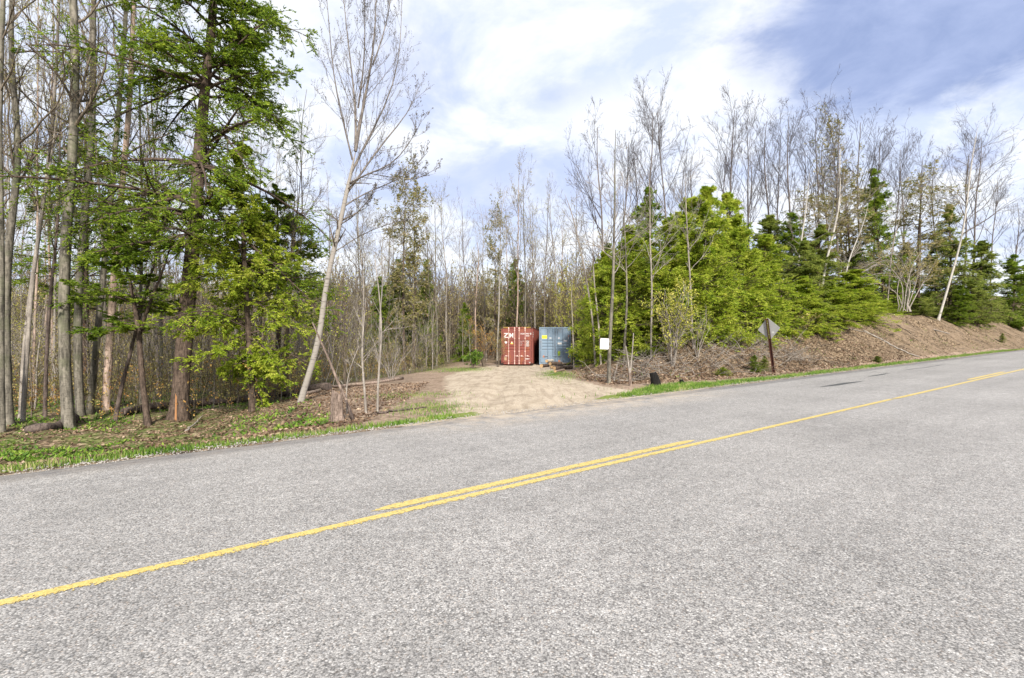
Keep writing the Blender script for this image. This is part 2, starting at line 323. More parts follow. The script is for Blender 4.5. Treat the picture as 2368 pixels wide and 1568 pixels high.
def road_mat():
    m, t, b = newmat('chip_seal_asphalt', 0.8, 0.35)
    c = N(t, 'ShaderNodeTexCoord').outputs['Object']
    w = N(t, 'ShaderNodeTexNoise'); w.inputs['Scale'].default_value = 60; t.links.new(c, w.inputs['Vector'])
    wm = N(t, 'ShaderNodeVectorMath', operation='MULTIPLY_ADD'); t.links.new(w.outputs['Color'], wm.inputs[0]); wm.inputs[1].default_value = (0.008, 0.008, 0.008); t.links.new(c, wm.inputs[2])
    v = N(t, 'ShaderNodeTexVoronoi'); v.inputs['Scale'].default_value = 95; v.inputs['Randomness'].default_value = 1; t.links.new(wm.outputs[0], v.inputs['Vector'])
    sc = N(t, 'ShaderNodeSeparateColor'); t.links.new(v.outputs['Color'], sc.inputs[0])
    st1 = ramp(t, sc.outputs[0], [(0.0, (0.16, 0.152, 0.147)), (0.35, (0.275, 0.262, 0.25)), (0.65, (0.345, 0.328, 0.312)), (0.87, (0.37, 0.352, 0.332)), (1.0, (0.52, 0.5, 0.475))])
    tint = ramp(t, sc.outputs[1], [(0.0, (1.0, 0.9, 0.82)), (0.1, (1, 1, 1)), (0.9, (1, 1, 1)), (1.0, (0.93, 0.96, 1.0))])
    st1 = mixc(t, 1.0, st1, tint, 'MULTIPLY')
    gap = ramp(t, v.outputs['Distance'], [(0.45, 1.0), (0.8, 0.45)])
    st1 = mixc(t, 1.0, st1, gap, 'MULTIPLY')
    f2 = noise(t, c, 11, 4, 0.7); f1 = noise(t, c, 0.45, 5, 0.6)
    st1 = mixc(t, 1.0, st1, ramp(t, f2, [(0.3, 0.78), (0.7, 1.14)]), 'MULTIPLY')
    st1 = mixc(t, 1.0, st1, ramp(t, f1, [(0.32, 0.88), (0.68, 1.08)]), 'MULTIPLY')
    # worn wheel paths and the tar-dark loose edge, running along the road
    pr = attr(t, 'across')
    l0 = N(t, 'ShaderNodeMapping'); l0.inputs['Rotation'].default_value = (0, 0, -(math.pi/2-TH)); t.links.new(c, l0.inputs[0]); ln = N(t, 'ShaderNodeMapping'); ln.inputs['Scale'].default_value = (0.1, 1.5, 1); t.links.new(l0.outputs[0], ln.inputs[0])
    f4 = noise(t, ln.outputs[0], 1.6, 5, 0.65, 0.2)
    st1 = mixc(t, 1.0, st1, ramp(t, f4, [(0.35, 0.92), (0.65, 1.05)]), 'MULTIPLY')
    e = mth(t, 'ADD', pr, mth(t, 'MULTIPLY', mth(t, 'SUBTRACT', f4, 0.5), 0.6))
    em = ramp(t, mth(t, 'SUBTRACT', e, 7.6), [(0.3, 0.0), (0.5, 0.7), (0.62, 0.45), (0.8, 0.8)])
    st1 = mixc(t, em, st1, (0.09, 0.085, 0.085))
    dust = mth(t, 'MULTIPLY', attr(t, 'dust'), ramp(t, noise(t, c, 3.2, 5, 0.7), [(0.35, 0.0), (0.65, 1.0)]))
    st1 = mixc(t, mth(t, 'MULTIPLY', dust, 0.6), st1, (0.45, 0.37, 0.28))
    crack = attr(t, 'tar')
    st1 = mixc(t, mth(t, 'MULTIPLY', ramp(t, mth(t, 'ADD', crack, mth(t, 'MULTIPLY', mth(t, 'SUBTRACT', f2, 0.5), 0.9)), [(0.45, 0.0), (0.6, 1.0)]), 0.85), st1, (0.045, 0.045, 0.05))
    t.links.new(st1, b.inputs['Base Color'])
    inv = mth(t, 'SUBTRACT', 1.0, v.outputs['Distance'])
    bump(t, b, mth(t, 'ADD', inv, mth(t, 'MULTIPLY', sc.outputs[2], 0.35)), 0.45, 0.005)
    return m
M['road'] = road_mat()
def paint_mat():
    m, t, b = newmat('yellow_road_paint', 0.6, 0.35)
    c = N(t, 'ShaderNodeTexCoord').outputs['Object']
    v = N(t, 'ShaderNodeTexVoronoi'); v.inputs['Scale'].default_value = 80; t.links.new(c, v.inputs['Vector'])
    sc = N(t, 'ShaderNodeSeparateColor'); t.links.new(v.outputs['Color'], sc.inputs[0])
    cc = mixc(t, sc.outputs[0], (0.43, 0.315, 0.085), (0.54, 0.42, 0.16))
    t.links.new(cc, b.inputs['Base Color'])
    f = noise(t, c, 22, 4, 0.7)
    wear = mth(t, 'ADD', mth(t, 'ADD', attr(t, 'wear'), mth(t, 'MULTIPLY', mth(t, 'SUBTRACT', f, 0.5), 1.5)), mth(t, 'MULTIPLY', mth(t, 'SUBTRACT', sc.outputs[1], 0.5), 0.5))
    a = ramp(t, wear, [(0.55, 1.0), (0.62, 0.0)])
    tb = N(t, 'ShaderNodeBsdfTransparent'); mx = N(t, 'ShaderNodeMixShader')
    t.links.new(a, mx.inputs[0]); t.links.new(tb.outputs[0], mx.inputs[1]); t.links.new(b.outputs[0], mx.inputs[2])
    t.links.new(mx.outputs[0], t.nodes['Material Output'].inputs[0])
    bump(t, b, mth(t, 'SUBTRACT', 1.0, v.outputs['Distance']), 0.5, 0.004)
    return m
M['paint'] = paint_mat()

# ------------------------------------------------------------------ ground and road
def axis(segs):
    out = []
    for a0, a1, st in segs:
        out.append(np.arange(a0, a1, st))
    return np.concatenate(out)
ga = axis([(-420, -60, 12), (-60, -14, 1.2), (-14, 60, 0.16), (60, 110, 0.6), (110, 200, 3), (200, 600, 16)])
gp = axis([(-300, -12, 12), (-12, -3.4, 0.7), (-3.4, 7.9, 1.2), (7.9, 16, 0.1), (16, 40, 0.25), (40, 70, 1.0), (70, 130, 3), (130, 600, 15)])
A_, P_ = np.meshgrid(ga, gp, indexing='ij'); X_, Y_ = xy(A_, P_)
Z_ = H(X_, Y_)
dB, _ = sdist(X_, Y_, TOE, TOEH); dL, _ = sdist(X_, Y_, BEN)
wob = fbm(X_*0.7, Y_*0.7, 4)
DRC = np.array([(1.6, 10.5), (0.4, 16), (-0.5, 24), (-0.1, 32), (1.4, 38.5)])      # centre of the sandy wheel tracks
dD, wD = sdist(X_, Y_, DRC, np.array([4.0, 2.8, 3.1, 3.5, 3.2])); dD = np.abs(dD)
sand = smooth((wD+0.5-dD)/1.6)*(P_ > PE-0.6)*(Y_ < 40)*smooth((-dB)/0.8+0.3)
sand = np.maximum(sand, smooth((1.7-np.abs(A_-8.6)/3.8)/0.8)*smooth((10.0-P_)/0.9)*(P_ > 8)*(A_ > 0))
vw = np.where(A_ < 4.5, 0.66, 1.0)+0.8*np.exp(-((A_-13.5)/2.2)**2)+wob*0.6
grassm = smooth((P_-PE-0.22)/0.25)*smooth((PE+vw+0.35-P_)/0.45)*(P_ < 14)*(1-smooth((2.5-np.abs(A_-7.6))/1.2))
# green patches along the left flank of the drive
gl = np.exp(-((X_+1.9)/0.9)**2-((Y_-11.6)/1.2)**2)+np.exp(-((X_+2.9)/1.5)**2-((Y_-14.5)/0.9)**2)*0.7+np.exp(-((X_+3.4)/1.8)**2-((Y_-33)/3.0)**2)*0.8+np.exp(-((X_-2.2)/0.8)**2-((Y_-24)/4.0)**2)*0.5
grassm = np.clip(np.maximum(grassm, gl*0.35*(P_ > PE+0.3)), 0, 1); sand = sand*(1-np.clip(gl, 0, 1)*0.7); sand = np.maximum(sand, 0.5*smooth((PE+0.26+wob*0.3-P_)/0.15)*(P_ > PE-0.4))
green = smooth((-dL-0.2)/2.0)*(dB < 0)*(P_ > 9.6)*0.5
bare = np.where(dB > 0, 0.25+1.1*smooth((A_-30)/12), 0.25)+0*X_
bare = np.where((dB < 0) & (dL > -1.5), 0.9, bare)
bench = smooth((dL+1.0)/1.5)*(dB < 0.3)*(P_ > PE+0.2)*(Y_ < 42)
na, npp = A_.shape
idx = np.arange(na*npp).reshape(na, npp)
Q = np.stack([idx[:-1, :-1], idx[1:, :-1], idx[1:, 1:], idx[:-1, 1:]], -1).reshape(-1, 4)
Vg = np.stack([X_, Y_, Z_], -1).reshape(-1, 3)
atr = dict(sand=sand.ravel(), grass=grassm.ravel(), green=green.ravel(), bare=bare.ravel(), bench=bench.ravel())
cs = sand.ravel()[Q].mean(1); cg = grassm.ravel()[Q].mean(1)
cb = (dB.ravel()[Q].mean(1) > 0.1) & (A_.ravel()[Q].mean(1) > 8) & (P_.ravel()[Q].mean(1) > 9)
fin = (P_.ravel()[Q].mean(1) > PE-0.3)
isdrive = (cs > 0.5) & fin; isv = (cg > 0.5) & ~isdrive & fin & (P_.ravel()[Q].mean(1) < 13) ; isb = cb & ~isdrive & ~isv
def submesh(name, mask, label=None):
    q = Q[mask]; u, inv = np.unique(q, return_inverse=True)
    o = npmesh(name, Vg[u], inv.reshape(-1, 4), M['ground'], None, {k: v[u] for k, v in atr.items()}, True)
    return tag(o, kind='structure')
submesh('driveway', isdrive); submesh('grass_verge', isv); submesh('roadside_bank', isb); submesh('forest_floor', ~(isdrive | isv | isb))

ra = axis([(-120, -10, 4), (-10, 60, 0.25), (60, 120, 1.0), (120, 420, 6)])
rp = np.concatenate([np.arange(-3.4, 7.9, 0.22), np.arange(7.9, PE+0.001, 0.056)])
rp[-1] = PE
RA, RP = np.meshgrid(ra, rp, indexing='ij')
edge = PE+0.10*fbm(ra*1.7, ra*0+3, 4)*2+0.05*fbm(ra*9, ra*0+8, 2)*2-0.25*np.exp(-((ra-3)/3.0)**2)*0.3
RP2 = np.where(RP > 7.9, 7.9+(RP-7.9)*((edge-7.9)/(PE-7.9))[:, None], RP)
RX, RY = xy(RA, RP2)
RZ = SLOPE*RA+0.012*(1-((RP2-PC)/4.1)**2)-0.012-0.018*smooth((RP2-8.2)/0.3)
def tarf(a, p):
    s = 0*a
    for a0, a1, p0, w in ((17.5, 21.5, 6.55, 0.07), (22.5, 25.5, 6.9, 0.045), (26.5, 31, 7.0, 0.035), (14, 17, 6.0, 0.012)):
        s = np.maximum(s, (a > a0)*(a < a1)*np.exp(-((p-p0-0.05*np.sin(a*1.3))/w)**2))
    return s
# a finer strip for the tar repairs
dust = smooth((2.6-np.abs(RA-8.2)/2.2)/1.6)*smooth((RP2-6.6)/1.4)+0.35*smooth((RP2-7.4)/1.0)*(RA < 7)
idr = np.arange(RA.size).reshape(RA.shape)
QR = np.stack([idr[:-1, :-1], idr[1:, :-1], idr[1:, 1:], idr[:-1, 1:]], -1).reshape(-1, 4)
o = npmesh('road', np.stack([RX, RY, RZ], -1).reshape(-1, 3), QR, M['road'], None, dict(across=RP2.ravel(), dust=dust.ravel(), tar=0*RA.ravel()), True)
tag(o, kind='structure')
def roadz(a, p): return SLOPE*a+0.012*(1-((p-PC)/4.1)**2)-0.012
def strip(name, a0, a1, pc, w, mat, lift=0.004, wearlo=0.0, wearhi=0.0, sides=9, step=0.05, kind='structure', taper=0, wav=0, extra=None):
    n = max(3, int((a1-a0)/step)); a = np.linspace(a0, a1, n); s = np.linspace(-0.5, 0.5, sides)
    AA, SS = np.meshgrid(a, s, indexing='ij'); ww = np.full(n, w)
    if taper: ww = w*np.clip(np.minimum((a-a0), (a1-a))/taper+0.12, 0, 1)
    PP = pc+SS*ww[:, None]+(wav*np.sin(AA*1.1+a0)+wav*0.5*np.sin(AA*3.7))
    XX, YY = xy(AA, PP); ZZ = roadz(AA, PP)+lift
    wear = wearlo*np.clip(-SS*2, 0, 1)+wearhi*np.clip(SS*2, 0, 1)+0.27
    end = np.minimum(AA-a0, a1-AA); wear = wear+0.4*np.clip(1-end/0.05, 0, 1)
    i = np.arange(AA.size).reshape(AA.shape)
    q = np.stack([i[:-1, :-1], i[1:, :-1], i[1:, 1:], i[:-1, 1:]], -1).reshape(-1, 4)
    at_ = dict(wear=wear.ravel()); at_.update({k: np.full(AA.size, v) for k, v in (extra or {}).items()})
    o = npmesh(name, np.stack([XX, YY, ZZ], -1).reshape(-1, 3), q, mat, None, at_, True)
    return tag(o, kind=kind)
LW = 0.125
strip('centre_line_marking', -30, 14, PC-0.10, 0.135, M['paint'], wearlo=0.85, wearhi=0.05, step=0.06)
strip('centre_line_marking', 14, 200, PC-0.10, 0.115, M['paint'], wearlo=0.3, wearhi=0.0, step=0.5)
for k in range(-1, 5):
    a0 = 1.6+k*19.6
    strip('passing_dash_marking', a0, a0+4.95, PC+0.09, 0.13, M['paint'], wearlo=0.2, wearhi=0.15, taper=0.25)
tarm = plain('tar_seal', (0.05, 0.05, 0.055), 0.45, 0.5, 0.3, 20)
for a0, a1, p0, w in ((15.6, 18.4, 6.45, 0.20), (20.3, 22.6, 6.95, 0.14), (24.5, 30, 7.1, 0.07), (33, 39, 7.2, 0.05)):
    tag(strip('tar_patch_marking', a0, a1, p0, w, tarm, lift=0.003, taper=1.0, wav=0.03, sides=5))

# ------------------------------------------------------------------ plant growing
def nrm(v): return v/np.maximum(np.linalg.norm(v, axis=-1, keepdims=True), 1e-9)
def resample(pts, rad, k):
    pts = np.asarray(pts, float); d = np.r_[0, np.cumsum(np.linalg.norm(np.diff(pts, axis=0), axis=1))]
    s = np.linspace(0, d[-1], k); r = np.interp(s, d, rad)
    q = np.stack([np.interp(s, d, pts[:, i]) for i in range(3)], -1)
    for _ in range(2): q[1:-1] = 0.5*q[1:-1]+0.25*(q[:-2]+q[2:])
    return q, r
def tubes(Pk, Rk, n=4):
    """Pk (m,k,3) polylines, Rk (m,k) radii -> verts, quads"""
    m, k, _ = Pk.shape
    T = np.zeros_like(Pk); T[:, 1:-1] = Pk[:, 2:]-Pk[:, :-2]; T[:, 0] = Pk[:, 1]-Pk[:, 0]; T[:, -1] = Pk[:, -1]-Pk[:, -2]; T = nrm(T)
    up = np.array([0.31, 0.95, 0.05]); U = nrm(np.cross(T, up)); Wv = np.cross(T, U)
    ang = np.arange(n)*2*math.pi/n
    V = Pk[:, :, None, :]+Rk[:, :, None, None]*(np.cos(ang)[None, None, :, None]*U[:, :, None, :]+np.sin(ang)[None, None, :, None]*Wv[:, :, None, :])
    i = np.arange(m*k*n).reshape(m, k, n); j = np.roll(i, -1, axis=2)
    Q = np.stack([i[:, :-1], j[:, :-1], j[:, 1:], i[:, 1:]], -1).reshape(-1, 4)
    return V.reshape(-1, 3), Q
def join(parts):
    Vs, Qs, n = [], [], 0
    for v, q in parts: Vs.append(v); Qs.append(q+n); n += len(v)
    return np.concatenate(Vs), np.concatenate(Qs)
def grow(PP, PR, m, t0, t1, frac, ang, up, wig, k, rr, rng, tp=0.55, absl=None, rmin=0.003, tipr=0.35, planar=0.0, angj=0.2):
    n, kp, _ = PP.shape
    t = rng.uniform(t0, t1, (n, m)); s = t*(kp-1); i = np.clip(s.astype(int), 0, kp-2); f = (s-i)[..., None]
    ii = np.arange(n)[:, None]
    base = PP[ii, i]*(1-f)+PP[ii, i+1]*f; tan = nrm(PP[ii, i+1]-PP[ii, i]); r0 = PR[ii, i]*(1-f[..., 0])+PR[ii, i+1]*f[..., 0]
    L = np.linalg.norm(np.diff(PP, axis=1), axis=2).sum(1)[:, None]
    ln = (L*frac*(1-tp*t) if absl is None else absl*(1-tp*t)+0*L)*rng.uniform(0.6, 1.25, (n, m))
    rnd = rng.normal(size=(n, m, 3))
    if planar:
        side = nrm(np.cross(tan, np.array([0, 0, 1.0])))*np.where(rng.rand(n, m, 1) < 0.5, -1, 1); rnd = side*planar+rnd*(1-planar)*0.5
    perp = nrm(rnd-(rnd*tan).sum(-1, keepdims=True)*tan)
    a = ang+rng.normal(size=(n, m, 1))*angj
    d = nrm(np.cos(a)*tan+np.sin(a)*perp)
    base = base.reshape(-1, 3); d = d.reshape(-1, 3); ln = ln.reshape(-1); r0 = r0.reshape(-1)
    out = [base]; p = base; upv = np.array([0, 0, 1.0])
    for j in range(1, k):
        d = nrm(d+upv*up/k+rng.normal(size=d.shape)*wig); p = p+d*(ln/(k-1))[:, None]; out.append(p)
    P2 = np.stack(out, 1); rb = np.clip(r0*rr, rmin, None)
    R2 = rb[:, None]*np.linspace(1, tipr, k)[None, :]
    return P2, R2
def sample_on(PP, m, rng, t0=0.1, t1=1.0):
    n, k, _ = PP.shape; t = rng.uniform(t0, t1, (n, m)); s = t*(k-1); i = np.clip(s.astype(int), 0, k-2); f = (s-i)[..., None]; ii = np.arange(n)[:, None]
    return (PP[ii, i]*(1-f)+PP[ii, i+1]*f).reshape(-1, 3), nrm(PP[ii, i+1]-PP[ii, i]).reshape(-1, 3)
def leaves(B, D, L, Wd, rng, flat=0.6, jit=0.5):
    """diamond blades starting at B running along D; flat = how level they lie"""
    n = len(B); D = nrm(D+rng.normal(size=D.shape)*jit*0.5); L = L*rng.uniform(0.6, 1.3, (n, 1)); Wd = Wd*rng.uniform(0.7, 1.3, (n, 1))
    up = nrm(np.array([0, 0, 1.0])*flat+rng.normal(size=(n, 3))*(1-flat)); S = nrm(np.cross(D, up))
    V = np.stack([B, B+D*L*0.45+S*Wd*0.5, B+D*L, B+D*L*0.45-S*Wd*0.5], 1)
    q = np.arange(n*4).reshape(n, 4); rnd = np.repeat(rng.rand(n), 4)
    return V.reshape(-1, 3), q, rnd
def leafobj(name, parts, mat, parent):
    Vs, Qs, Rs, n = [], [], [], 0
    for v, q, r in parts: Vs.append(v); Qs.append(q+n); Rs.append(r); n += len(v)
    return npmesh(name, np.concatenate(Vs), np.concatenate(Qs), mat, parent, {'rnd': np.concatenate(Rs)})
def flare(pts, rad, k=14, butt=1.5):
    q, r = resample(pts, rad, k); 
    return q, r
def trunk_obj(parent, pts, rad, mat, k=16, n=12, seed=0, flare_=0.45, name='trunk', wob=0.0):
    rng = np.random.RandomState(seed+77)
    P0 = np.array(pts[0]); P1 = np.array(pts[1]); d0 = (P0-P1)/max(1e-6, np.linalg.norm(P0-P1))
    q, r = resample([*map(tuple, pts)], rad, k)
    if wob: q[1:-1] += rng.normal(size=(k-2, 3))*wob*np.array([1, 1, 0])
    dense, rd = resample(q, r, k*2)
    h = dense[:, 2]-dense[0, 2]; rd = rd*(1+flare_*np.exp(-np.abs(h)/(0.9*rad[0]*2+0.02)))
    Pk = dense[None]; Rk = rd[None]
    V, Q = tubes(Pk, Rk, n)
    V = V.reshape(-1, n, 3)
    if n >= 8:
        ang = np.arange(n)*2*math.pi/n; lob = 0.10*np.cos(3*ang+seed)+0.06*np.cos(5*ang+2*seed)
        cen = dense[:, None, :]; fac = 1+lob[None, :, None]*(0.25+1.6*np.exp(-np.abs(h)/0.35))[:, None, None]
        V = cen+(V-cen)*fac
        V += rng.normal(size=V.shape)*0.02*rd[:, None, None]
    o = npmesh(name, V.reshape(-1, 3), Q, mat, parent, None, True)
    return q, r
def base_down(pts, d=0.25):
    p = [Vector(q) for q in pts]; dd = (p[0]-p[1]).normalized(); return [p[0]+Vector((dd.x*0.3*d, dd.y*0.3*d, -d))]+p

def bare_tree(root, pts, rad, mat, twig, rng, n1=16, n2=7, n3=5, n4=0, crown0=0.35, frac=0.34, ang=0.62, up=0.55, k=14, nt_=10, wig=0.10, buds=None, budn=0, budL=0.04, rmin=0.004, seed=0, frac2=0.5, sprawl=1.0, tp=0.55):
    q, r = trunk_obj(root, pts, rad, mat, k, nt_, seed)
    PP, PR = q[None], r[None]
    L1 = grow(PP, PR, n1, crown0, 0.97, frac, ang*sprawl, up, wig, 7, 0.42, rng, tp=tp, rmin=rmin*2)
    parts = [tubes(*L1, 5)]
    L2 = grow(*L1, n2, 0.15, 1.0, frac2, 0.65, up*0.8, wig, 5, 0.55, rng, rmin=rmin*1.3); parts.append(tubes(*L2, 4))
    last = L2
    if n3: L3 = grow(*L2, n3, 0.15, 1.0, 0.5, 0.6, up*0.6, wig*1.1, 4, 0.6, rng, rmin=rmin); parts.append(tubes(*L3, 3)); last = L3
    if n4: L4 = grow(*last, n4, 0.2, 1.0, 0.5, 0.6, up*0.5, wig, 3, 0.7, rng, rmin=rmin*0.8); parts.append(tubes(*L4, 3)); last = L4
    v, qq = join(parts)
    br = npmesh('branches', v, qq, twig, root, None, True)
    if buds:
        B, D = sample_on(last[0], budn, rng, 0.2, 1.0)
        leafobj('leaf_buds', [leaves(B, D+rng.normal(size=D.shape)*0.5, budL, budL*0.5, rng, 0.2, 1.0)], buds, root)
    return q, r, L1
def cone_tree(root, pts, rad, mat, leaf, rng, nl=70, crown0=0.2, R=2.4, prof=None, nsec=20, nter=5, nleaf=8, leafL=0.1, leafW=0.035, k=14, nt_=10, seed=0, droop=-0.35, rise=0.1, branchmat=None, topthin=1.0, flat=0.7, spread=None, planar=.7, elj=.2, st0=.15, lj=(.5, 1.2), hth=-.09):
    q, r = trunk_obj(root, pts, rad, mat, k, nt_, seed)
    PP, PR = q[None], r[None]
    t = crown0+(0.985-crown0)*np.sort(rng.rand(nl))**1.0; kp = k; s = t*(kp-1); i = np.clip(s.astype(int), 0, kp-2); f = (s-i)[:, None]
    base = q[i]*(1-f)+q[i+1]*f; r0 = np.interp(t, np.linspace(0, 1, k), r)
    az = rng.rand(nl)*2*math.pi
    if spread is not None: az = spread(az, rng)
    pf = prof if prof else (lambda u: np.clip((1-u)**0.75, 0.05, 1)*np.clip(0.55+u*2.2, 0, 1))
    u = (t-crown0)/(1-crown0); ln = R*pf(u)*rng.uniform(lj[0], lj[1], nl)
    el = rise+0.5*u+0.5*u**4+rng.normal(size=nl)*elj
    d = np.stack([np.cos(az)*np.cos(el), np.sin(az)*np.cos(el), np.sin(el)], -1); p = base; out = [p]
    for j in range(1, 8):
        d = nrm(d+np.array([0, 0, 1.0])*droop/7+rng.normal(size=d.shape)*0.05); p = p+d*(ln/7)[:, None]; out.append(p)
    LP = np.stack(out, 1); LR = np.clip(r0*0.38, 0.008, 0.06)[:, None]*np.linspace(1, 0.2, 8)[None]
    S = grow(LP, LR, nsec, st0, 1.0, 0.36, 0.95, droop*0.5, 0.06, 5, 0.5, rng, tp=0.45, planar=planar, rmin=0.003)
    T3 = grow(*S, nter, 0.1, 1.0, 0.42, 0.85, droop*0.3, 0.06, 3, 0.6, rng, tp=0.4, planar=planar, rmin=0.002)
    v, qq = join([tubes(LP, LR, 5), tubes(*S, 3)])
    npmesh('branches', v, qq, branchmat or mat, root, None, True)
    B1, D1 = sample_on(T3[0], nleaf, rng, 0.0, 1.0); B2, D2 = sample_on(S[0], max(4, nleaf), rng, 0.3, 1.0)
    B = np.concatenate([B1, B2]); D = np.concatenate([D1, D2])
    hole = fbm(B[:, 0]*1.6+seed, B[:, 2]*2.6+B[:, 1]*1.3, 2)+rng.normal(size=len(B))*.05; kp_ = hole > hth; B, D = B[kp_], D[kp_]
    sd_ = nrm(np.cross(D, np.array([0, 0, 1.0])))*np.where(rng.rand(len(D), 1) < 0.5, -1, 1)
    D = nrm(D+sd_*0.8)
    leafobj('foliage', [leaves(B, D, leafL, leafW, rng, flat, 0.35)], leaf, root)
    return q, r

# ---- the trees one can name, each rooted where it stands
def root_at(name, base, label, cat='tree', group=None):
    r = empty(name, (0, 0, 0)); r.location = base; tag(r, label, cat, group); return r
def local(pts, base): return [Vector(p)-Vector(base) for p in pts]
def pxtrunk(pix, Y, drift=0.0):
    """points of a trunk standing at depth Y; drift lets it lean away from the road"""
    n = len(pix); out = []
    for i, (x, y) in enumerate(pix): out.append(at(x, y, Y+drift*i/(n-1)))
    return out
def stand(pix, Y=None):
    g = ground(*pix) if Y is None else onpx(pix[0], Y); return g
def mk_bare(name, label, pix, r0, r1, mat, twig, seed, Y=None, group=None, drift=0, **kw):
    g = stand(pix[0], Y); Yb = g.y
    P = pxtrunk(pix, Yb, drift); P[0] = g.copy(); root = root_at(name, g, label, 'tree', group)
    L = local(P, g); L = [L[0]+Vector((0, 0, -0.25))]+L[0:]; n = len(L)
    rad = [r0]+list(np.linspace(r0, r1, n-1))
    if pix[-1][1] > 0: rad[-1] = .008; rad[-2] *= .75
    return root, bare_tree(root, L, rad, M[mat], M[twig], np.random.RandomState(seed), seed=seed, **kw)

# big hemlock beside the road
g = ground(412, 972); root = root_at('hemlock_tree', g, 'tallest dark hemlock with thick brown furrowed trunk, standing in the verge on the left', 'tree')
P = pxtrunk([(412, 972), (432, 700), (455, 500), (462, 300), (478, 180), (494, 20), (506, -160), (520, -700)], g.y); L = local(P, g)
L[0] = Vector((0, 0, -0.2))
def hspread(az, rng): return az
def hprof(u): return np.clip(0.85+0.35*np.sin(u*9+0.5), 0.6, 1.1)*np.clip((1-u)**0.45, 0.1, 1)*np.clip(0.55+u*2.5, 0, 1)
cone_tree(root, L, [0.225, 0.205, 0.175, 0.15, 0.125, 0.105, 0.085, 0.02], M['hemlock_bark'], M['hem_dark'], np.random.RandomState(11), nl=112, crown0=0.235, R=5.0, planar=.5, elj=.3, st0=.12, hth=-.2, prof=hprof, nsec=26, nter=6, nleaf=15, leafL=0.085, leafW=0.028, flat=0.35, k=22, nt_=16, seed=3, droop=-0.55, rise=0.12)
wnd = MB(); w0 = Vector((0.20, -0.17, 0.1))
wnd.add([(0.075, -0.262, 0.05), (0.125, -0.25, 0.02), (0.118, -0.235, 0.7), (0.083, -0.24, 0.82)], [(0, 1, 2, 3)])
wnd.build('bark_scar', plain('raw_wood', (0.3, 0.15, 0.07), 0.8, 0.1), root)

# the lighter hemlock crown that hangs between it and the leaning tree
g = onpx(585, 14.5); root = root_at('hemlock_tree', g, 'bright yellow-green hemlock right of the thick dark trunk, its drooping sprays hiding its stem', 'tree')
P = pxtrunk([(585, 940), (575, 780), (565, 600), (560, 470), (556, 330)], g.y); L = local(P, g); L[0] = Vector((0, 0, -0.2))
cone_tree(root, L, [0.09, 0.08, 0.065, 0.05, 0.015], M['hemlock_bark'], M['hem_bright'], np.random.RandomState(12), nl=85, crown0=0.2, R=2.5, planar=.4, elj=.38, hth=-.16, nsec=20, nter=6, nleaf=16, leafL=0.072, leafW=0.024, flat=0.4, seed=4, droop=-0.7, rise=0.0)

# small forked hemlock left of it
g = ground(345, 985); root = root_at('hemlock_tree', g, 'small crooked hemlock that forks low, just left of the thick dark trunk', 'tree')
P = pxtrunk([(347, 985), (330, 900), (322, 775), (310, 690), (290, 610), (275, 520)], g.y, 0.6); L = local(P, g); L[0] = Vector((0, 0, -0.2))
cone_tree(root, L, [0.085, 0.07, 0.065, 0.045, 0.03, 0.01], M['hemlock_bark'], M['hem_dark'], np.random.RandomState(13), nl=44, crown0=0.46, R=1.8, nsec=18, nter=6, nleaf=15, leafL=0.07, leafW=0.024, flat=0.45, seed=5, droop=-0.3, rise=0.25)
P2 = local(pxtrunk([(322, 775), (345, 700), (385, 610), (400, 540)], g.y+0.4), g)
v, q_ = tubes(resample(P2, [0.05, 0.04, 0.03, 0.012], 8)[0][None], np.linspace(0.05, 0.012, 8)[None], 8); npmesh('fork', v, q_, M['hemlock_bark'], root, None, True)

# hemlock boughs behind on the left edge of the photo
for i, (px, Y, hh, R, lab) in enumerate(((195, 21, 12, 3.0, 'dark hemlock whose boughs reach over the grey twin trunks'), (640, 20, 8.5, 2.1, 'dark hemlock with thin stem behind the leaning pale tree'))):
    g = onpx(px, Y); root = root_at('hemlock_tree', g, lab)
    cone_tree(root, [Vector((0, 0, -0.2)), Vector((0.1, 0, hh*0.5)), Vector((0.0, 0, hh))], [0.12, 0.08, 0.015], M['hemlock_bark'], M['hem_dark'], np.random.RandomState(40+i), nl=80, crown0=0.33 if i != 1 else 0.42, R=R*1.4, flat=0.45, nsec=18, nter=5, nleaf=12, leafL=0.095, leafW=0.032, planar=.5, seed=i, droop=-0.5)

# leaning pale tree with the fan of budding branches
root, (q, r, L1) = mk_bare('leaning_tree', 'pale smooth tree leaning right, its bare budding branches fanning against the sky', [(690, 930), (706, 893), (720, 850), (738, 785), (745, 735), (751, 670), (768, 596), (788, 509), (800, 450), (812, 400), (822, 350)], 0.088, 0.05, 'aspen', 'twig', 21, n1=9, n2=5, n3=4, crown0=0.62, frac=0.16, ang=0.8, up=0.1, k=20, nt_=14, buds=M['bud_grey'], budn=2, budL=0.03, rmin=0.003)
g = root.location.copy()
fans = [([(822, 350), (826, 270), (815, 180), (800, 60), (790, -60)], .06), ([(822, 350), (835, 260), (862, 150), (870, 40), (872, -120)], .075), ([(812, 400), (850, 320), (890, 255), (925, 150), (930, -20)], .055),
        ([(800, 450), (850, 380), (900, 310), (950, 260), (968, 200)], .05), ([(828, 250), (842, 160), (845, 40), (838, -100)], .04), ([(805, 425), (850, 400), (905, 385), (950, 330), (975, 280)], .04), ([(792, 480), (830, 450), (890, 430), (950, 400), (990, 350)], .035), ([(785, 520), (820, 500), (870, 440)], .03),
        ([(815, 370), (795, 290), (770, 180), (762, 60), (752, -40)], .04), ([(862, 150), (885, 90), (905, 0), (910, -100)], .035), ([(770, 585), (830, 545), (900, 515), (960, 505)], .025), ([(850, 400), (905, 410), (960, 420), (1000, 395)], .02)]
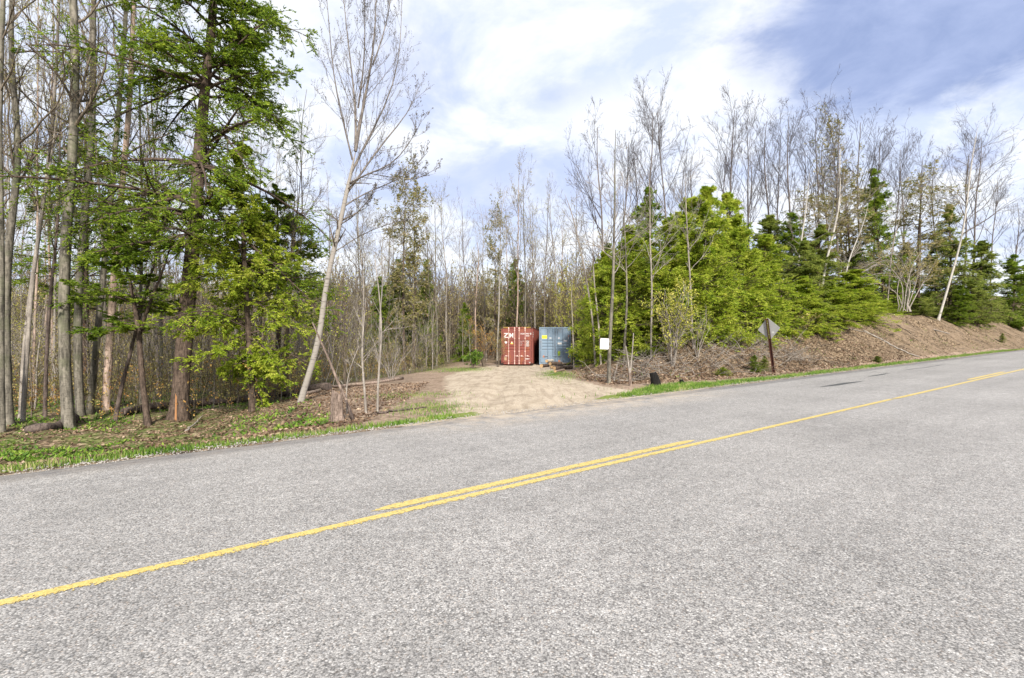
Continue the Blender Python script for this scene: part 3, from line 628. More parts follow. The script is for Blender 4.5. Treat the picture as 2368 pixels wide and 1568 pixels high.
M['lim'] = bark('limb_bark', (0.07, 0.06, 0.055), (0.2, 0.175, 0.155))
FP = [resample(local(pxtrunk(f, g.y, d), g), np.linspace(rr, 0.008, len(f)), 9) for (f, rr), d in zip(fans, (0.5, -0.3, 0.8, 1.0, -1.2, -0.9, 0.3, -0.5, -0.8, 0.9, 0.4, -0.6))]
PP = np.stack([a for a, b in FP]); PR = np.stack([b for a, b in FP]); rg = np.random.RandomState(22)
PR = PR*.66
S1 = grow(PP, PR, 18, 0.1, 1, 0.32, 0.5, 0.6, 0.06, 6, 0.36, rg, rmin=0.0045); S2 = grow(*S1, 6, 0.1, 1, 0.5, 0.5, 0.6, 0.07, 4, 0.6, rg, rmin=0.003); S3 = grow(*S2, 4, 0.1, 1, 0.5, 0.5, 0.5, 0.07, 3, 0.6, rg, rmin=0.0022)
v, q_ = join([tubes(PP, PR, 7), tubes(*S1, 4), tubes(*S2, 3), tubes(*S3, 3)]); npmesh('limbs', v, q_, M['lim'], root, None, True)
B, D = sample_on(S3[0], 2, rg, 0.3, 1); leafobj('leaf_buds', [leaves(B, D, 0.03, 0.02, rg, 0.2, 1.0)], M['bud_grey'], root)

# trunks of the left wood, nearest first
TL = [
 ('bare_tree', 'dark crooked trunk at the left edge, leaning in under the thin branches', [(22, 985), (14, 860), (12, 700), (18, 560), (38, 430), (52, 340), (32, 230), (20, 120), (28, 0), (34, -200)], .1, .045, 'grey_bark', 'twig', 31, dict(crown0=.45)),
 ('bare_tree', 'straight grey trunk cut by the left edge of the photo', [(2, 1000), (0, 800), (4, 600), (-4, 300), (8, 0), (10, -200)], .085, .04, 'grey_bark', 'twig', 32, dict(crown0=.5)),
 ('bare_tree', 'slim pale trunk second from the left edge', [(47, 968), (58, 760), (82, 600), (104, 440), (122, 300), (135, 60), (140, -150)], .06, .03, 'pale_twig', 'twig', 33, dict(crown0=.5)),
 ('bare_tree', 'slim pale trunk leaning right beside the second one from the left edge', [(52, 975), (66, 760), (70, 700), (92, 520), (125, 330), (150, 100)], .06, .02, 'pale_twig', 'twig', 34, dict(crown0=.55)),
 ('bare_tree', 'thin dark stem between the pale pair and the grey twin trunks', [(104, 965), (108, 800), (120, 650), (134, 520), (140, 400), (138, 250)], .05, .02, 'dark_bark', 'twig', 35, dict(crown0=.5)),
 ('bare_tree', 'left one of the two thick grey mottled trunks standing close together', [(160, 992), (150, 880), (146, 700), (152, 520), (168, 380), (174, 250), (176, 100), (165, -60), (160, -250)], .14, .075, 'grey_bark', 'twig', 36, dict(crown0=.5)),
 ('bare_tree', 'right one of the two thick grey mottled trunks standing close together', [(186, 962), (179, 850), (178, 740), (184, 600), (204, 430), (216, 260), (214, 120), (216, 0), (222, -220)], .115, .06, 'grey_bark', 'twig', 37, dict(crown0=.5)),
 ('bare_tree', 'grey trunk leaning right just behind the thick twin trunks', [(206, 955), (218, 850), (232, 700), (246, 560), (262, 400), (276, 240), (290, 60), (300, -150)], .1, .05, 'grey_bark', 'twig', 38, dict(crown0=.5)),
 ('bare_tree', 'pinkish smooth trunk lit on its right side, left of the small forked hemlock', [(242, 948), (250, 860), (257, 740), (266, 600), (280, 450), (296, 300), (306, 120), (312, -120)], .12, .06, 'pink_bark', 'twig', 39, dict(crown0=.5)),
 ('bare_tree', 'thin dark leaning stem between the pinkish trunk and the small forked hemlock', [(264, 975), (284, 880), (306, 800), (330, 700), (372, 560), (396, 450)], .06, .02, 'dark_bark', 'twig', 40, dict(crown0=.45)),
 ('bare_tree', 'thin brown stem with a kink, left of the foot of the leaning pale tree', [(628, 925), (648, 860), (668, 740), (672, 620), (690, 470), (700, 350)], .055, .02, 'twig', 'twig', 41, dict(crown0=.5)),
 ('bare_tree', 'dark upright stem touching the leaning pale tree from the left', [(660, 915), (664, 800), (672, 650), (676, 540), (684, 420)], .06, .025, 'dark_bark', 'twig', 42, dict(crown0=.5)),
]
for nm, lab, pix, r0, r1, mt, tw, sd_, kw in TL:
    kw = dict(n1=15, n2=6, n3=5, n4=3, frac=0.26, ang=0.75, up=0.35, k=18, nt_=12, wig=0.12, rmin=0.004, buds=M['bud_olive'] if sd_ % 2 else M['bud_yellow'], budn=1, budL=0.035) | kw
    mk_bare(nm, lab, pix, r0, r1, mt, tw, sd_, **kw)

# ---- families for the woods: prototypes, then copies
def proto_bare(name, h, r, mat, twig, seed, **kw):
    rng = np.random.RandomState(seed); root = empty(name, (0, -500, -50)); n = 7
    lean = rng.normal(size=2)*0.03*h
    pts = [Vector((0, 0, -0.4))]+[Vector((lean[0]*(i/n)**1.5+rng.normal()*0.012*h, lean[1]*(i/n)**1.5+rng.normal()*0.012*h, h*i/n)) if i else Vector((0, 0, 0)) for i in range(n+1)]
    rad = [r*1.05]+list(r*np.linspace(1, 0.12, n+1)**0.8)
    bare_tree(root, pts, rad, M[mat], M[twig], rng, seed=seed, **kw); freeze(root); return root
def proto_cone(name, h, r, R, leaf, seed, **kw):
    rng = np.random.RandomState(seed); root = empty(name, (0, -500, -50))
    cone_tree(root, [Vector((0, 0, -0.5)), Vector((0, 0, 0)), Vector((rng.normal()*.15, rng.normal()*.15, h*.5)), Vector((rng.normal()*.2, rng.normal()*.2, h))], [r*1.05, r, r*.6, 0.012], M['hemlock_bark'], M[leaf], rng, seed=seed, **kw); freeze(root); return root
protos = []
def place(proto, loc, s=1, rz=0, label=None, cat='tree', group=None, sz=None, tilt=(0, 0)):
    o = copy_tree(proto); o.location = loc; o.scale = (s, s, sz or s); o.rotation_euler = (tilt[0], tilt[1], rz); tag(o, label, cat, group); return o
def proto_kill():
    for p in protos:
        for c in list(p.children):
            for g_ in list(c.children): bpy.data.objects.remove(g_)
            bpy.data.objects.remove(c)
        bpy.data.objects.remove(p)
wk = dict(ang=.7, up=.45, k=14, nt_=7, n1=16, n2=7, n3=5, n4=2, rmin=0.005, wig=0.11)
WB = [proto_bare('bare_tree', 14, .10, 'grey_bark', 'twig', 100, crown0=.4, buds=M['bud_olive'], budn=2, budL=.06, **wk), proto_bare('bare_tree', 14, .10, 'pale_twig', 'twig', 101, crown0=.35, buds=M['bud_yellow'], budn=1, budL=.06, **wk),
      proto_bare('bare_tree', 14, .10, 'ridge_bark', 'twig', 102, crown0=.3, **wk), proto_bare('bare_tree', 14, .09, 'aspen', 'pale_twig', 103, crown0=.55, **wk),
      proto_bare('bare_tree', 14, .11, 'pink_bark', 'twig', 104, crown0=.4, buds=M['bud_olive'], budn=3, budL=.07, **wk)]
RB = [proto_bare('bare_tree', 16, .12, 'ridge_bark', 'ridge_twig', 110+i, crown0=.36+0.05*i, n1=14, n2=8, n3=6, n4=3, frac=.5, ang=.62, up=.55, k=14, nt_=8, rmin=.0065, wig=.11, tp=.62) for i in range(4)]
SAP = [proto_bare('sapling', 5, .03, 'pale_twig', 'pale_twig', 120, n1=12, n2=5, n3=3, crown0=.25, frac=.35, k=12, nt_=5, rmin=.004, buds=M['bud_olive'], budn=2, budL=.06),
       proto_bare('sapling', 5, .03, 'twig', 'twig', 121, n1=12, n2=5, n3=3, crown0=.2, frac=.35, k=12, nt_=5, rmin=.004, buds=M['bud_yellow'], budn=2, budL=.06),
       proto_bare('sapling', 5, .025, 'twig', 'twig', 122, n1=10, n2=5, n3=3, crown0=.2, frac=.3, k=12, nt_=5, rmin=.004, buds=M['bud_orange'], budn=2, budL=.05)]
ck = dict(k=10, nt_=7, nsec=18, nter=4, nleaf=10, leafL=.14, leafW=.03, lj=(.4, 1.3), flat=0.2, rise=0.2, planar=.45, elj=.34, prof=lambda u: np.clip((1-u)**0.64, 0.03, 1)*np.clip(0.8+u*1.5, 0, 1))
CB = [proto_cone('hemlock_tree', 7, .10, 3.7, 'hem_bright', 130+i, nl=170, crown0=.02, droop=-.5, **ck) for i in range(3)]
CD = [proto_cone('hemlock_tree', 9, .13, 4.1, 'hem_dark', 135+i, nl=170, crown0=.05, droop=-.5, **ck) for i in range(2)]
CU = [proto_cone('hemlock_tree', 9, .13, 4.2, 'hem_blue', 138+i, nl=175, crown0=.04, droop=-.5, **ck) for i in range(2)]
CO = [proto_cone('cedar_tree', 12, .12, 2.3, 'cedar_olive', 141, nl=80, crown0=.28, droop=-.1, rise=.2, k=10, nt_=7, nsec=12, nter=3, nleaf=4, leafL=.16, leafW=.07, planar=.3, elj=.3, prof=lambda u: .35+.65*np.sin(np.clip(u*1.25+.25, 0, 3.0)), branchmat=M['pale_twig'])]
protos += WB+RB+SAP+CB+CD+CU+CO
rng = np.random.RandomState(900)
ORD = 'first second third fourth fifth sixth seventh eighth ninth tenth eleventh twelfth thirteenth fourteenth fifteenth sixteenth seventeenth eighteenth nineteenth twentieth twenty-first twenty-second twenty-third twenty-fourth twenty-fifth twenty-sixth twenty-seventh twenty-eighth twenty-ninth thirtieth thirty-first thirty-second'.split()

# hemlocks massed on the bank (photo column, depth, photo row of the top, prototype, label)
HM = [(1362, 34, 610, CB[1], .6, 'bright hemlock at the left end of the mass, beside the blue container'), (1400, 27, 585, CB[0], .65, 'bright hemlock behind the slim tree that bears the white notice'),
      (1450, 24.5, 520, CB[1], .8, 'bright hemlock just right of the slim tree that bears the white notice'), (1535, 23, 505, CB[2], .85, 'bright hemlock above the yellow budding shrub'),
      (1625, 23.5, 440, CB[0], .9, 'bright hemlock with the highest top of the fresh green ones'), (1700, 25.5, 500, CB[1], .85, 'bright hemlock left of the diamond sign back'),
      (1770, 27.5, 545, CB[2], .9, 'bright hemlock directly above the diamond sign back'), (1850, 31, 560, CU[0], .95, 'cooler green hemlock right of the diamond sign back'),
      (1962, 34, 625, CB[0], 1.1, 'low bright hemlock whose boughs hang over the leafy slope'), (1905, 36, 520, CU[1], 1.0, 'cool green hemlock behind the pair of white birches'),
      (2050, 47, 385, CD[0], 1.15, 'tall dark pointed hemlock behind the arching tan bush'), (2125, 48, 430, CO[0], 1.5, 'olive broad evergreen right of the tall pointed hemlock'),
      (2195, 50, 480, CU[0], 1.25, 'bluish hemlock behind the leaning white birch'), (2270, 51, 555, CU[1], 1.2, 'bluish low hemlock right of the leaning white birch'),
      (2250, 47, 650, CU[0], .9, 'low hemlock skirt at the foot of the slope crest, right of the birch'), (2335, 57, 590, CD[0], 1.2, 'dark hemlock near the right edge above the road'), (2385, 64, 605, CU[1], 1.4, 'dark hemlock cut by the right edge of the photo'),
      (1490, 31, 430, CD[0], .9, 'dark hemlock crown behind the bright ones, between the tall bare trees'), (1580, 32, 460, CB[1], 1.1, 'hemlock of the second row behind the yellow shrub'), (1425, 33, 560, CD[1], .8, 'dark hemlock of the second row behind the white notice tree'),
      (1670, 33, 455, CB[2], 1.1, 'fresh hemlock top in the second row above the bright ones'), (1760, 36, 500, CU[1], 1.1, 'cool green hemlock top in the second row above the sign'), (1830, 41, 490, CD[1], 1.1, 'dark hemlock of the back row left of the two birches'),
      (1975, 46, 450, CO[0], 1.5, 'olive evergreen of the back row right of the two birches'), (1995, 46, 560, CD[1], 1.0, 'dark hemlock left of the arching tan bush'), (2090, 50, 560, CU[1], 1.0, 'hemlock directly behind the arching tan bush'), (2165, 52, 580, CD[0], 1.0, 'dark low hemlock between the tan bush and the leaning birch'),
      (2030, 41.5, 690, CB[1], .75, 'low fresh hemlock spilling over the slope crest left of the arching bush'), (2120, 43, 690, CU[0], .7, 'low shaggy hemlock spilling over the slope crest right of the arching bush'), (2215, 45, 660, CD[1], .7, 'low hemlock touching the foot of the leaning white birch'),
      (1900, 44, 470, CO[0], 1.3, 'brownish evergreen top behind the two white birches'), (1955, 50, 300, CO[0], 1.0, 'thin reddish-green evergreen spire among the tall bare trees'),
      (1868, 28.3, 640, CB[2], .75, 'low bright hemlock right of the diamond sign, in front of the cooler green ones'), (1925, 31, 650, CB[1], .8, 'low bright hemlock trailing over the crest left of the bent dead stem'), (2000, 35.5, 672, CB[0], .6, 'lowest bright hemlock at the right end of the fresh green ones'),
      (1572, 24, 560, CB[1], .6, 'narrow fresh hemlock between the yellow shrub and the highest bright one'), (1660, 24.5, 560, CB[2], .6, 'narrow fresh hemlock in front, left of the diamond sign'), (1740, 26, 600, CB[0], .6, 'low fresh hemlock hanging just above the diamond sign')]
for i, (px, Y, ty, pr, sw, lab) in enumerate(HM):
    b = onpx(px, Y); h0 = 7 if pr in CB else (12 if pr in CO else 9)
    s = (CAMH+(CY-ty)/F*Y-b.z)/h0
    place(pr, b, sw*(1.12 if pr in CB else 1.0), rng.rand()*6.28, lab, 'tree', 'hemlocks massed on the bank', sz=s, tilt=(rng.normal()*.05, rng.normal()*.05))

# tall bare trees on the ridge behind
RT = [(1395, 33, 250, 0), (1430, 36, 300, 2), (1500, 38, 215, 1), (1545, 40, 225, 2), (1480, 44, 330, 3), (1610, 46, 330, 0), (1690, 42, 225, 3), (1735, 48, 260, 1), (1780, 44, 250, 0), (1830, 42, 225, 2), (1800, 52, 300, 3), (1890, 46, 245, 1), (1940, 44, 250, 3), (1985, 48, 255, 0),
      (2020, 54, 290, 2), (1915, 54, 290, 0), (2090, 54, 320, 1), (2120, 60, 335, 3), (2060, 62, 360, 2), (1655, 54, 330, 2), (1570, 56, 350, 3), (2165, 62, 350, 0), (2250, 52, 290, 1), (2225, 56, 330, 3), (2290, 62, 400, 2), (2345, 66, 450, 0), (2400, 70, 430, 1), (1725, 60, 330, 0), (1860, 60, 320, 1), (1960, 66, 350, 3)]
for i, (px, Y, ty, k) in enumerate(RT):
    b = onpx(px, Y); top = CAMH+(CY-ty)/F*Y; s = (top-b.z)/16*.93
    place(RB[k], b, s*0.85, rng.rand()*6.28, ORD[sorted(q[0] for q in RT).index(px)]+' crown from the left among the tall leafless trees above the hemlocks', 'tree', 'leafless trees above the hemlocks', sz=s)

# woods on the left and behind the clearing
cnt = 0
pts = []
while cnt < 95:
    Y = rng.uniform(17, 66); px = rng.uniform(-250, 900)
    if Y < 20 and px > 640: continue
    x = (px-CX)/F*Y; d, _ = sdist(np.array([x]), np.array([Y]), BEN)
    if d[0] > -1.5: continue
    if any((x-a)**2+(Y-b)**2 < 0.8 for a, b in pts): continue
    pts.append((x, Y)); hh = rng.uniform(0.65, 1.15) if px > 560 else rng.uniform(0.9, 1.4)
    if px > 700: hh = rng.uniform(.5, .95)
    s = rng.uniform(0.4, 0.85); pr = WB[rng.choice(5, p=[.25, .25, .2, .12, .18])]
    kk = WB.index(pr); lab = ('slender grey-barked tree with olive buds', 'slender pale trunk with yellowish buds', 'slender dark leafless trunk', 'slender banded whitish trunk without leaves', 'slender pinkish-brown trunk with olive buds')[kk]
    place(pr, (x, Y, hz(x, Y)), s*1.0, rng.rand()*6.28, lab+' in the wood left of the clearing', 'tree', ('grey-barked', 'pale-barked', 'dark-barked', 'whitish', 'pinkish-barked')[kk]+' trees of the left wood', sz=hh); cnt += 1
BK = [(1010, 46, 470), (1035, 50, 455), (1080, 50, 480), (1150, 47, 440), (1195, 46, 412), (1215, 47, 405), (1240, 52, 470), (1255, 48, 455), (1120, 54, 470), (1300, 58, 520), (1330, 48, 440), (1290, 52, 450), (985, 54, 500), (1060, 60, 500), (1175, 60, 500), (890, 44, 520), (960, 42, 540), (905, 50, 500), (1270, 60, 560), (1100, 44, 560), (1000, 43, 600), (1225, 60, 540)]
for i, (px, Y, ty) in enumerate(BK):
    b = onpx(px, Y); s = (CAMH+(CY-ty)/F*Y-b.z)/14
    place(WB[i % 5], b, 0.8 if i % 3 else 1.0, rng.rand()*6.28, ORD[sorted(q[0] for q in BK).index(px)]+' trunk from the left among the slender trees behind the clearing', 'tree', 'slender trees behind the containers', sz=s)
for px, Y, ty, w, lab in ((935, 40, 425, 1.0, 'sparse brownish cedar with two stems left of the clearing, its top above the wood'), (958, 41, 450, .8, 'second sparse cedar close beside the highest brownish one'), (1145, 48, 500, .75, 'thin orange-tinged larch-like tree behind the red container')):
    b = onpx(px, Y); s = (CAMH+(CY-ty)/F*Y-b.z)/12; place(CO[0], b, w, rng.rand()*6, lab, 'tree', None, sz=s)
for px, Y, ty, w, lab in ((880, 43, 640, .9, 'dark low evergreen under the brownish cedars'), (925, 47, 600, .9, 'dark evergreen behind the brownish cedars'), (1075, 46, 700, .55, 'small dark evergreen left of the red container'), (985, 50, 600, .8, 'dark evergreen between the cedars and the back trees'), (1190, 56, 600, .9, 'dark evergreen behind the red container')):
    b = onpx(px, Y); s = (CAMH+(CY-ty)/F*Y-b.z)/9; place(CD[1], b, w, rng.rand()*6, lab, 'tree', None, sz=s)
# saplings: undergrowth of young trees
cnt = 0
while cnt < 120:
    Y = rng.uniform(14, 46); px = rng.uniform(-150, 1130); x = (px-CX)/F*Y; d, _ = sdist(np.array([x]), np.array([Y]), BEN)
    if d[0] > (-1.0 if Y < 36 else 6): continue
    if Y < 36 and d[0] > -1: continue
    if Y < 41 and -3.5 < x < 6: continue
    kk = rng.choice(3, p=[.45, .35, .2]); place(SAP[kk], (x, Y, hz(x, Y)), rng.uniform(.6, 1.2), rng.rand()*6.28, 'young sapling with '+('olive', 'bright yellow', 'rusty orange')[kk]+' buds in the undergrowth left of the sandy drive', 'sapling', ('olive', 'yellow', 'orange')[kk]+'-budded saplings of the left wood', sz=rng.uniform(.5, 1.2)); cnt += 1

# ------------------------------------------------------------------ slim trees on the bank
SL = [
 ('bare_tree', 'slim grey tree with curling side branches that bears the white notice', [(1408, 886), (1407, 850), (1411, 780), (1415, 700), (1419, 640), (1420, 590), (1419, 520), (1424, 450), (1420, 370), (1424, 300)], .072, .018, 'grey_bark', 'pale_twig', 51, None, dict(crown0=.42, n1=14, frac=.28)),
 ('bare_tree', 'slim grey trunk on the bank just right of the white notice tree', [(1442, 838), (1444, 790), (1449, 740), (1450, 660), (1446, 560), (1440, 430)], .07, .02, 'grey_bark', 'pale_twig', 52, None, dict(crown0=.5, n1=10)),
 ('bare_tree', 'thin pale stem leaning left, between the blue container and the white notice', [(1377, 822), (1371, 740), (1352, 620), (1334, 540), (1318, 470), (1306, 450)], .055, .02, 'pale_twig', 'pale_twig', 53, 25.5, dict(crown0=.55, n1=9)),
 ('bare_tree', 'thin upright stem left of the white notice', [(1390, 815), (1384, 740), (1374, 660), (1370, 570), (1374, 500)], .045, .02, 'pale_twig', 'twig', 54, 24.5, dict(crown0=.5, n1=9)),
 ('bare_tree', 'thin stem brushing the right edge of the blue container', [(1327, 812), (1324, 740), (1320, 680), (1330, 600)], .04, .015, 'pale_twig', 'twig', 55, 34, dict(crown0=.5, n1=9)),
 ('birch_tree', 'white birch leaning right on the crest of the slope, right of the tan bush', [(2168, 739), (2182, 705), (2190, 668), (2200, 638), (2216, 585), (2228, 530), (2236, 480), (2240, 420), (2252, 340), (2262, 290)], .1, .045, 'birch', 'twig', 56, None, dict(crown0=.4, n1=16, n2=7, n3=6, frac=.34, up=.15)),
 ('birch_tree', 'white birch of the pair above the sloping bank, the right and longer stem', [(1893, 700), (1905, 630), (1915, 585), (1930, 530), (1942, 470), (1945, 430), (1938, 380), (1946, 330)], .09, .045, 'birch', 'pale_twig', 57, 35.5, dict(crown0=.5, n1=12)),
 ('birch_tree', 'white birch of the pair above the sloping bank, the left and thinner stem', [(1888, 700), (1896, 620), (1908, 560), (1926, 500), (1930, 450), (1928, 400)], .06, .03, 'birch', 'pale_twig', 58, 36, dict(crown0=.5, n1=10)),
 ('birch_tree', 'pale thin birch standing among the cool green boughs, left of the birch pair', [(1838, 700), (1846, 610), (1852, 560), (1862, 500), (1868, 440), (1872, 400)], .06, .03, 'birch', 'pale_twig', 59, 33.5, dict(crown0=.4, n1=12)),
 ('birch_tree', 'bare pale stem leaning strongly right over the low bright hemlock', [(1940, 655), (1962, 600), (1984, 550), (2000, 510), (2008, 470)], .055, .02, 'birch', 'pale_twig', 60, 37, dict(crown0=.3, n1=12)),
 ('bare_tree', 'short pale dead stem in front of the tall dark pointed hemlock', [(2050, 640), (2064, 560), (2078, 520), (2088, 470)], .05, .02, 'pale_twig', 'pale_twig', 61, 42, dict(crown0=.4, n1=8)),
 ('bare_tree', 'thin pale stem crossing the fresh green hemlocks above the yellow shrub', [(1603, 780), (1596, 640), (1590, 560), (1586, 470), (1584, 400)], .04, .02, 'pale_twig', 'pale_twig', 62, 21.8, dict(crown0=.45, n1=12)),
 ('bare_tree', 'thin pale stem crossing the bright hemlock left of the yellow shrub', [(1505, 760), (1508, 640), (1502, 560), (1504, 460), (1500, 400)], .04, .02, 'pale_twig', 'pale_twig', 63, 21.5, dict(crown0=.4, n1=14, up=.2)),
]
for nm, lab, pix, r0, r1, mt, tw, sd_, Yy, kw in SL:
    if Yy: 
        gg = onpx(pix[0][0], Yy); pix = [(pix[0][0], CY-(gg.z-CAMH)*F/Yy)]+[p for p in pix[1:] if p[1] < CY-(gg.z-CAMH)*F/Yy-12]
    kw = dict(n2=6, n3=5, n4=2, ang=0.8, up=0.3, k=16, nt_=10, wig=0.14, rmin=0.004) | kw
    mk_bare(nm, lab, pix, r0, r1, mt, tw, sd_, Y=Yy, **kw)

def stems_obj(name, base, stems, mat, parent, n=6):
    parts = []
    for pix, Y, r0, r1, k in stems:
        q, r = resample(local(pxtrunk(pix, Y), base), np.linspace(r0, r1, len(pix)), k); parts.append(tubes(q[None], r[None], n))
    v, q_ = join(parts); return npmesh(name, v, q_, mat, parent, None, True)
def shrub(name, base, label, h, spread, nst, leaf, mat='pale_twig', seed=0, budn=3, budL=.05, leaf0=.3, cat='shrub', group=None, r=.012, n2=6, n3=5, lean=(0, 0)):
    rg = np.random.RandomState(seed); root = root_at(name, base, label, cat, group); PPs = []; 
    for i in range(nst):
        az = rg.rand()*6.28; e = spread*rg.uniform(.3, 1); hh = h*rg.uniform(.65, 1.05)
        t = np.linspace(0, 1, 8)[:, None]; dirv = np.array([math.cos(az)*e+lean[0], math.sin(az)*e+lean[1], 0])
        PPs.append(dirv*t**1.3+np.array([0, 0, hh])*t+rg.normal(size=(8, 3))*0.03*h*np.array([1, 1, .3])*t+np.array([math.cos(az), math.sin(az), 0])*0.05-np.array([0, 0, 0.08])*(1-t))
    PP = np.stack(PPs); PR = np.linspace(r, r*.25, 8)[None]*rg.uniform(.7, 1.2, (nst, 1))
    S = grow(PP, PR, n2, .2, 1, .4, .6, .35, .12, 5, .55, rg, rmin=.003); T = grow(*S, n3, .2, 1, .5, .6, .3, .12, 4, .6, rg, rmin=.002)
    v, q_ = join([tubes(PP, PR, 5), tubes(*S, 3), tubes(*T, 3)]); npmesh('stems', v, q_, M[mat], root, None, True)
    if leaf:
        B, D = sample_on(T[0], budn, rg, leaf0, 1); leafobj('foliage', [leaves(B, D+rg.normal(size=D.shape)*.6, budL, budL*.55, rg, .2, 1)], M[leaf], root)
    return root
shrub('budding_shrub', ground(1556, 846), 'tall yellow-green budding shrub with many pale stems rising from the bank', 3.3, 1.1, 15, 'bud_yellow', seed=5, budn=4, budL=.08, r=.022, leaf0=.5, n2=8, n3=6)
shrub('budding_shrub', ground(1612, 825), 'bare grey shrub with forked stems right of the tall yellow-green one', 2.0, .8, 8, 'bud_olive', seed=6, budn=1, budL=.05, r=.018)
shrub('budding_shrub', ground(1838, 770), 'pale olive leafy shrub under the hemlocks right of the diamond sign', 1.1, 1.0, 12, 'bud_olive', seed=7, budn=3, budL=.1)
shrub('budding_shrub', onpx(1118, 37), 'rusty orange-brown shrub left of the red container', 3.2, 1.7, 22, 'bud_orange', 'twig', seed=8, budn=3, budL=.07, r=.02)
shrub('budding_shrub', onpx(1092, 34), 'low green leafy bush at the left end of the sandy clearing', 1.1, .8, 18, 'herb', 'twig', seed=9, budn=5, budL=.1)
shrub('budding_shrub', onpx(1152, 36.5), 'tall olive bush against the left side of the red container', 2.8, .8, 12, 'bud_olive', 'twig', seed=10, budn=3, budL=.06)
shrub('budding_shrub', onpx(800, 19), 'sapling with bright yellow buds spreading right of the leaning pale tree', 3.8, 1.6, 5, 'bud_yellow', 'twig', seed=11, budn=2, budL=.07, leaf0=.6, r=.02, lean=(.6, 0))
shrub('budding_shrub', onpx(905, 22), 'grey dead bush of arching canes at the edge of the leafy bench', 2.2, 1.6, 10, None, seed=12, r=.02)
for i, (px, Y, hh, lf) in enumerate(((1290, 52, 7.5, 'bud_olive'), (1318, 46, 8, 'bud_yellow'), (1268, 56, 7, 'bud_olive'), (1345, 40, 7, 'bud_yellow'), (1372, 36, 6.0, 'bud_olive'), (1300, 60, 9, 'bud_olive'), (1235, 58, 7.5, 'bud_olive'))):
    shrub('budding_tree', onpx(px, Y), ('olive', 'yellow-green')[lf == 'bud_yellow']+' budding young tree behind the containers, '+ORD[sorted((1290, 1318, 1268, 1345, 1372, 1300, 1235)).index(px)]+' of its row from the left', hh, 1.8, 9, lf, 'twig', seed=20+i, budn=5, budL=.13, r=.05, n2=8, n3=6, cat='tree', group='budding young trees behind the containers')

# arching tan bush over the slope
g = onpx(2088, 41); root = root_at('arching_bush', g, 'arching bush with tan catkins and stems bent over to the left, on the slope crest', 'shrub')
rg = np.random.RandomState(71); ST_ = []
for x0, x1, x2, x3, y1, y2, y3 in ((2082, 2072, 2085, 2120, 680, 620, 575), (2090, 2095, 2110, 2140, 670, 610, 570), (2096, 2100, 2060, 2000, 660, 590, 625), (2086, 2090, 2040, 1980, 650, 600, 640), (2094, 2110, 2075, 1990, 655, 575, 622), (2098, 2125, 2150, 2165, 670, 630, 600), (2092, 2110, 2050, 1975, 660, 625, 650), (2095, 2120, 2130, 2100, 650, 590, 560), (2088, 2080, 2030, 1985, 680, 650, 668)):
    ST_.append(([(x0, 722), (x1, y1), (x2, y2), (x3, y3)], g.y+rg.uniform(-.8, .8), .05, .012, 12))
PPs = []; PRs = []
for pix, Y, r0, r1, k in ST_:
    q, r = resample(local(pxtrunk(pix, Y), g), np.linspace(r0, r1, 4), k); q[:, :] -= 0; PPs.append(q); PRs.append(r)
PP = np.stack(PPs); PR = np.stack(PRs); PP[:, 0] = PP[:, 0]*np.array([1, .3, 1])
S = grow(PP, PR, 14, .35, 1, .32, .5, .1, .08, 6, .5, rg, rmin=.008); T = grow(*S, 8, .2, 1, .5, .6, .1, .1, 4, .6, rg, rmin=.006)
v, q_ = join([tubes(PP, PR, 6), tubes(*S, 4), tubes(*T, 3)]); npmesh('stems', v, q_, M['pale_twig'], root, None, True)
B, D = sample_on(T[0], 4, rg, .3, 1); keep = B[:, 0] > -2.2; leafobj('foliage', [leaves(B[keep], D[keep]*.5+np.array([0, 0, -.6]), .11, .05, rg, .2, .6)], M['bud_olive'], root)

# roots and fallen branches lying down the slope
def draped(name, pix, r0, r1, mat, label, cat, lift=0.03, k=18, n=8, group=None, wob=0.02, seed=0, raise_=None):
    pts3 = [ground(*p) for p in pix]; base = pts3[0].copy(); q, r = resample(local(pts3, base), np.linspace(r0, r1, len(pix)), k); rg = np.random.RandomState(seed+3)
    for i in range(k):
        w = q[i]+np.array(base); zz = hz(w[0], w[1]); q[i, 2] = zz-base.z+lift
    q += rg.normal(size=q.shape)*wob; q[:, 2] = np.convolve(np.pad(q[:, 2], 2, 'edge'), np.ones(5)/5, 'valid')
    if raise_: q[:, 2] += np.linspace(raise_[0], raise_[1], k)
    r = r*(1+rg.normal(size=k)*.06); V, Q = tubes(q[None], r[None], n)
    V = V.tolist(); Qf = [tuple(f) for f in Q]; me = bpy.data.meshes.new(name); me.from_pydata(V, [], Qf+[tuple(range(n))[::-1], tuple(range(len(V)-n, len(V)))]); me.materials.append(M[mat])
    for p in me.polygons: p.use_smooth = len(p.vertices) == 4
    o = bpy.data.objects.new(name, me); col.objects.link(o); o.location = base; tag(o, label, cat, group); return o
draped('fallen_branch', [(1994, 762), (2018, 777), (2044, 790), (2068, 802), (2091, 815), (2127, 828)], .07, .03, 'pale_twig', 'long pale root running down the slope to the grass, left of the others', 'branch', seed=1)
draped('fallen_branch', [(2088, 726), (2115, 741), (2136, 757), (2165, 775), (2195, 797)], .08, .03, 'pale_twig', 'pale root winding down the slope from the arching tan bush', 'branch', seed=2)
draped('fallen_branch', [(2074, 752), (2097, 766), (2121, 781)], .04, .02, 'twig', 'short thin root on the slope between the two long pale ones', 'branch', seed=3)
draped('fallen_branch', [(2310, 740), (2333, 752), (2351, 762)], .06, .03, 'pale_twig', 'pale branch on the slope near the right edge of the photo', 'branch', seed=4)
draped('fallen_branch', [(1932, 752), (1960, 760), (1992, 768), (2015, 772)], .03, .015, 'pale_twig', 'thin dead branch lying across the top of the leafy slope', 'branch', seed=5)
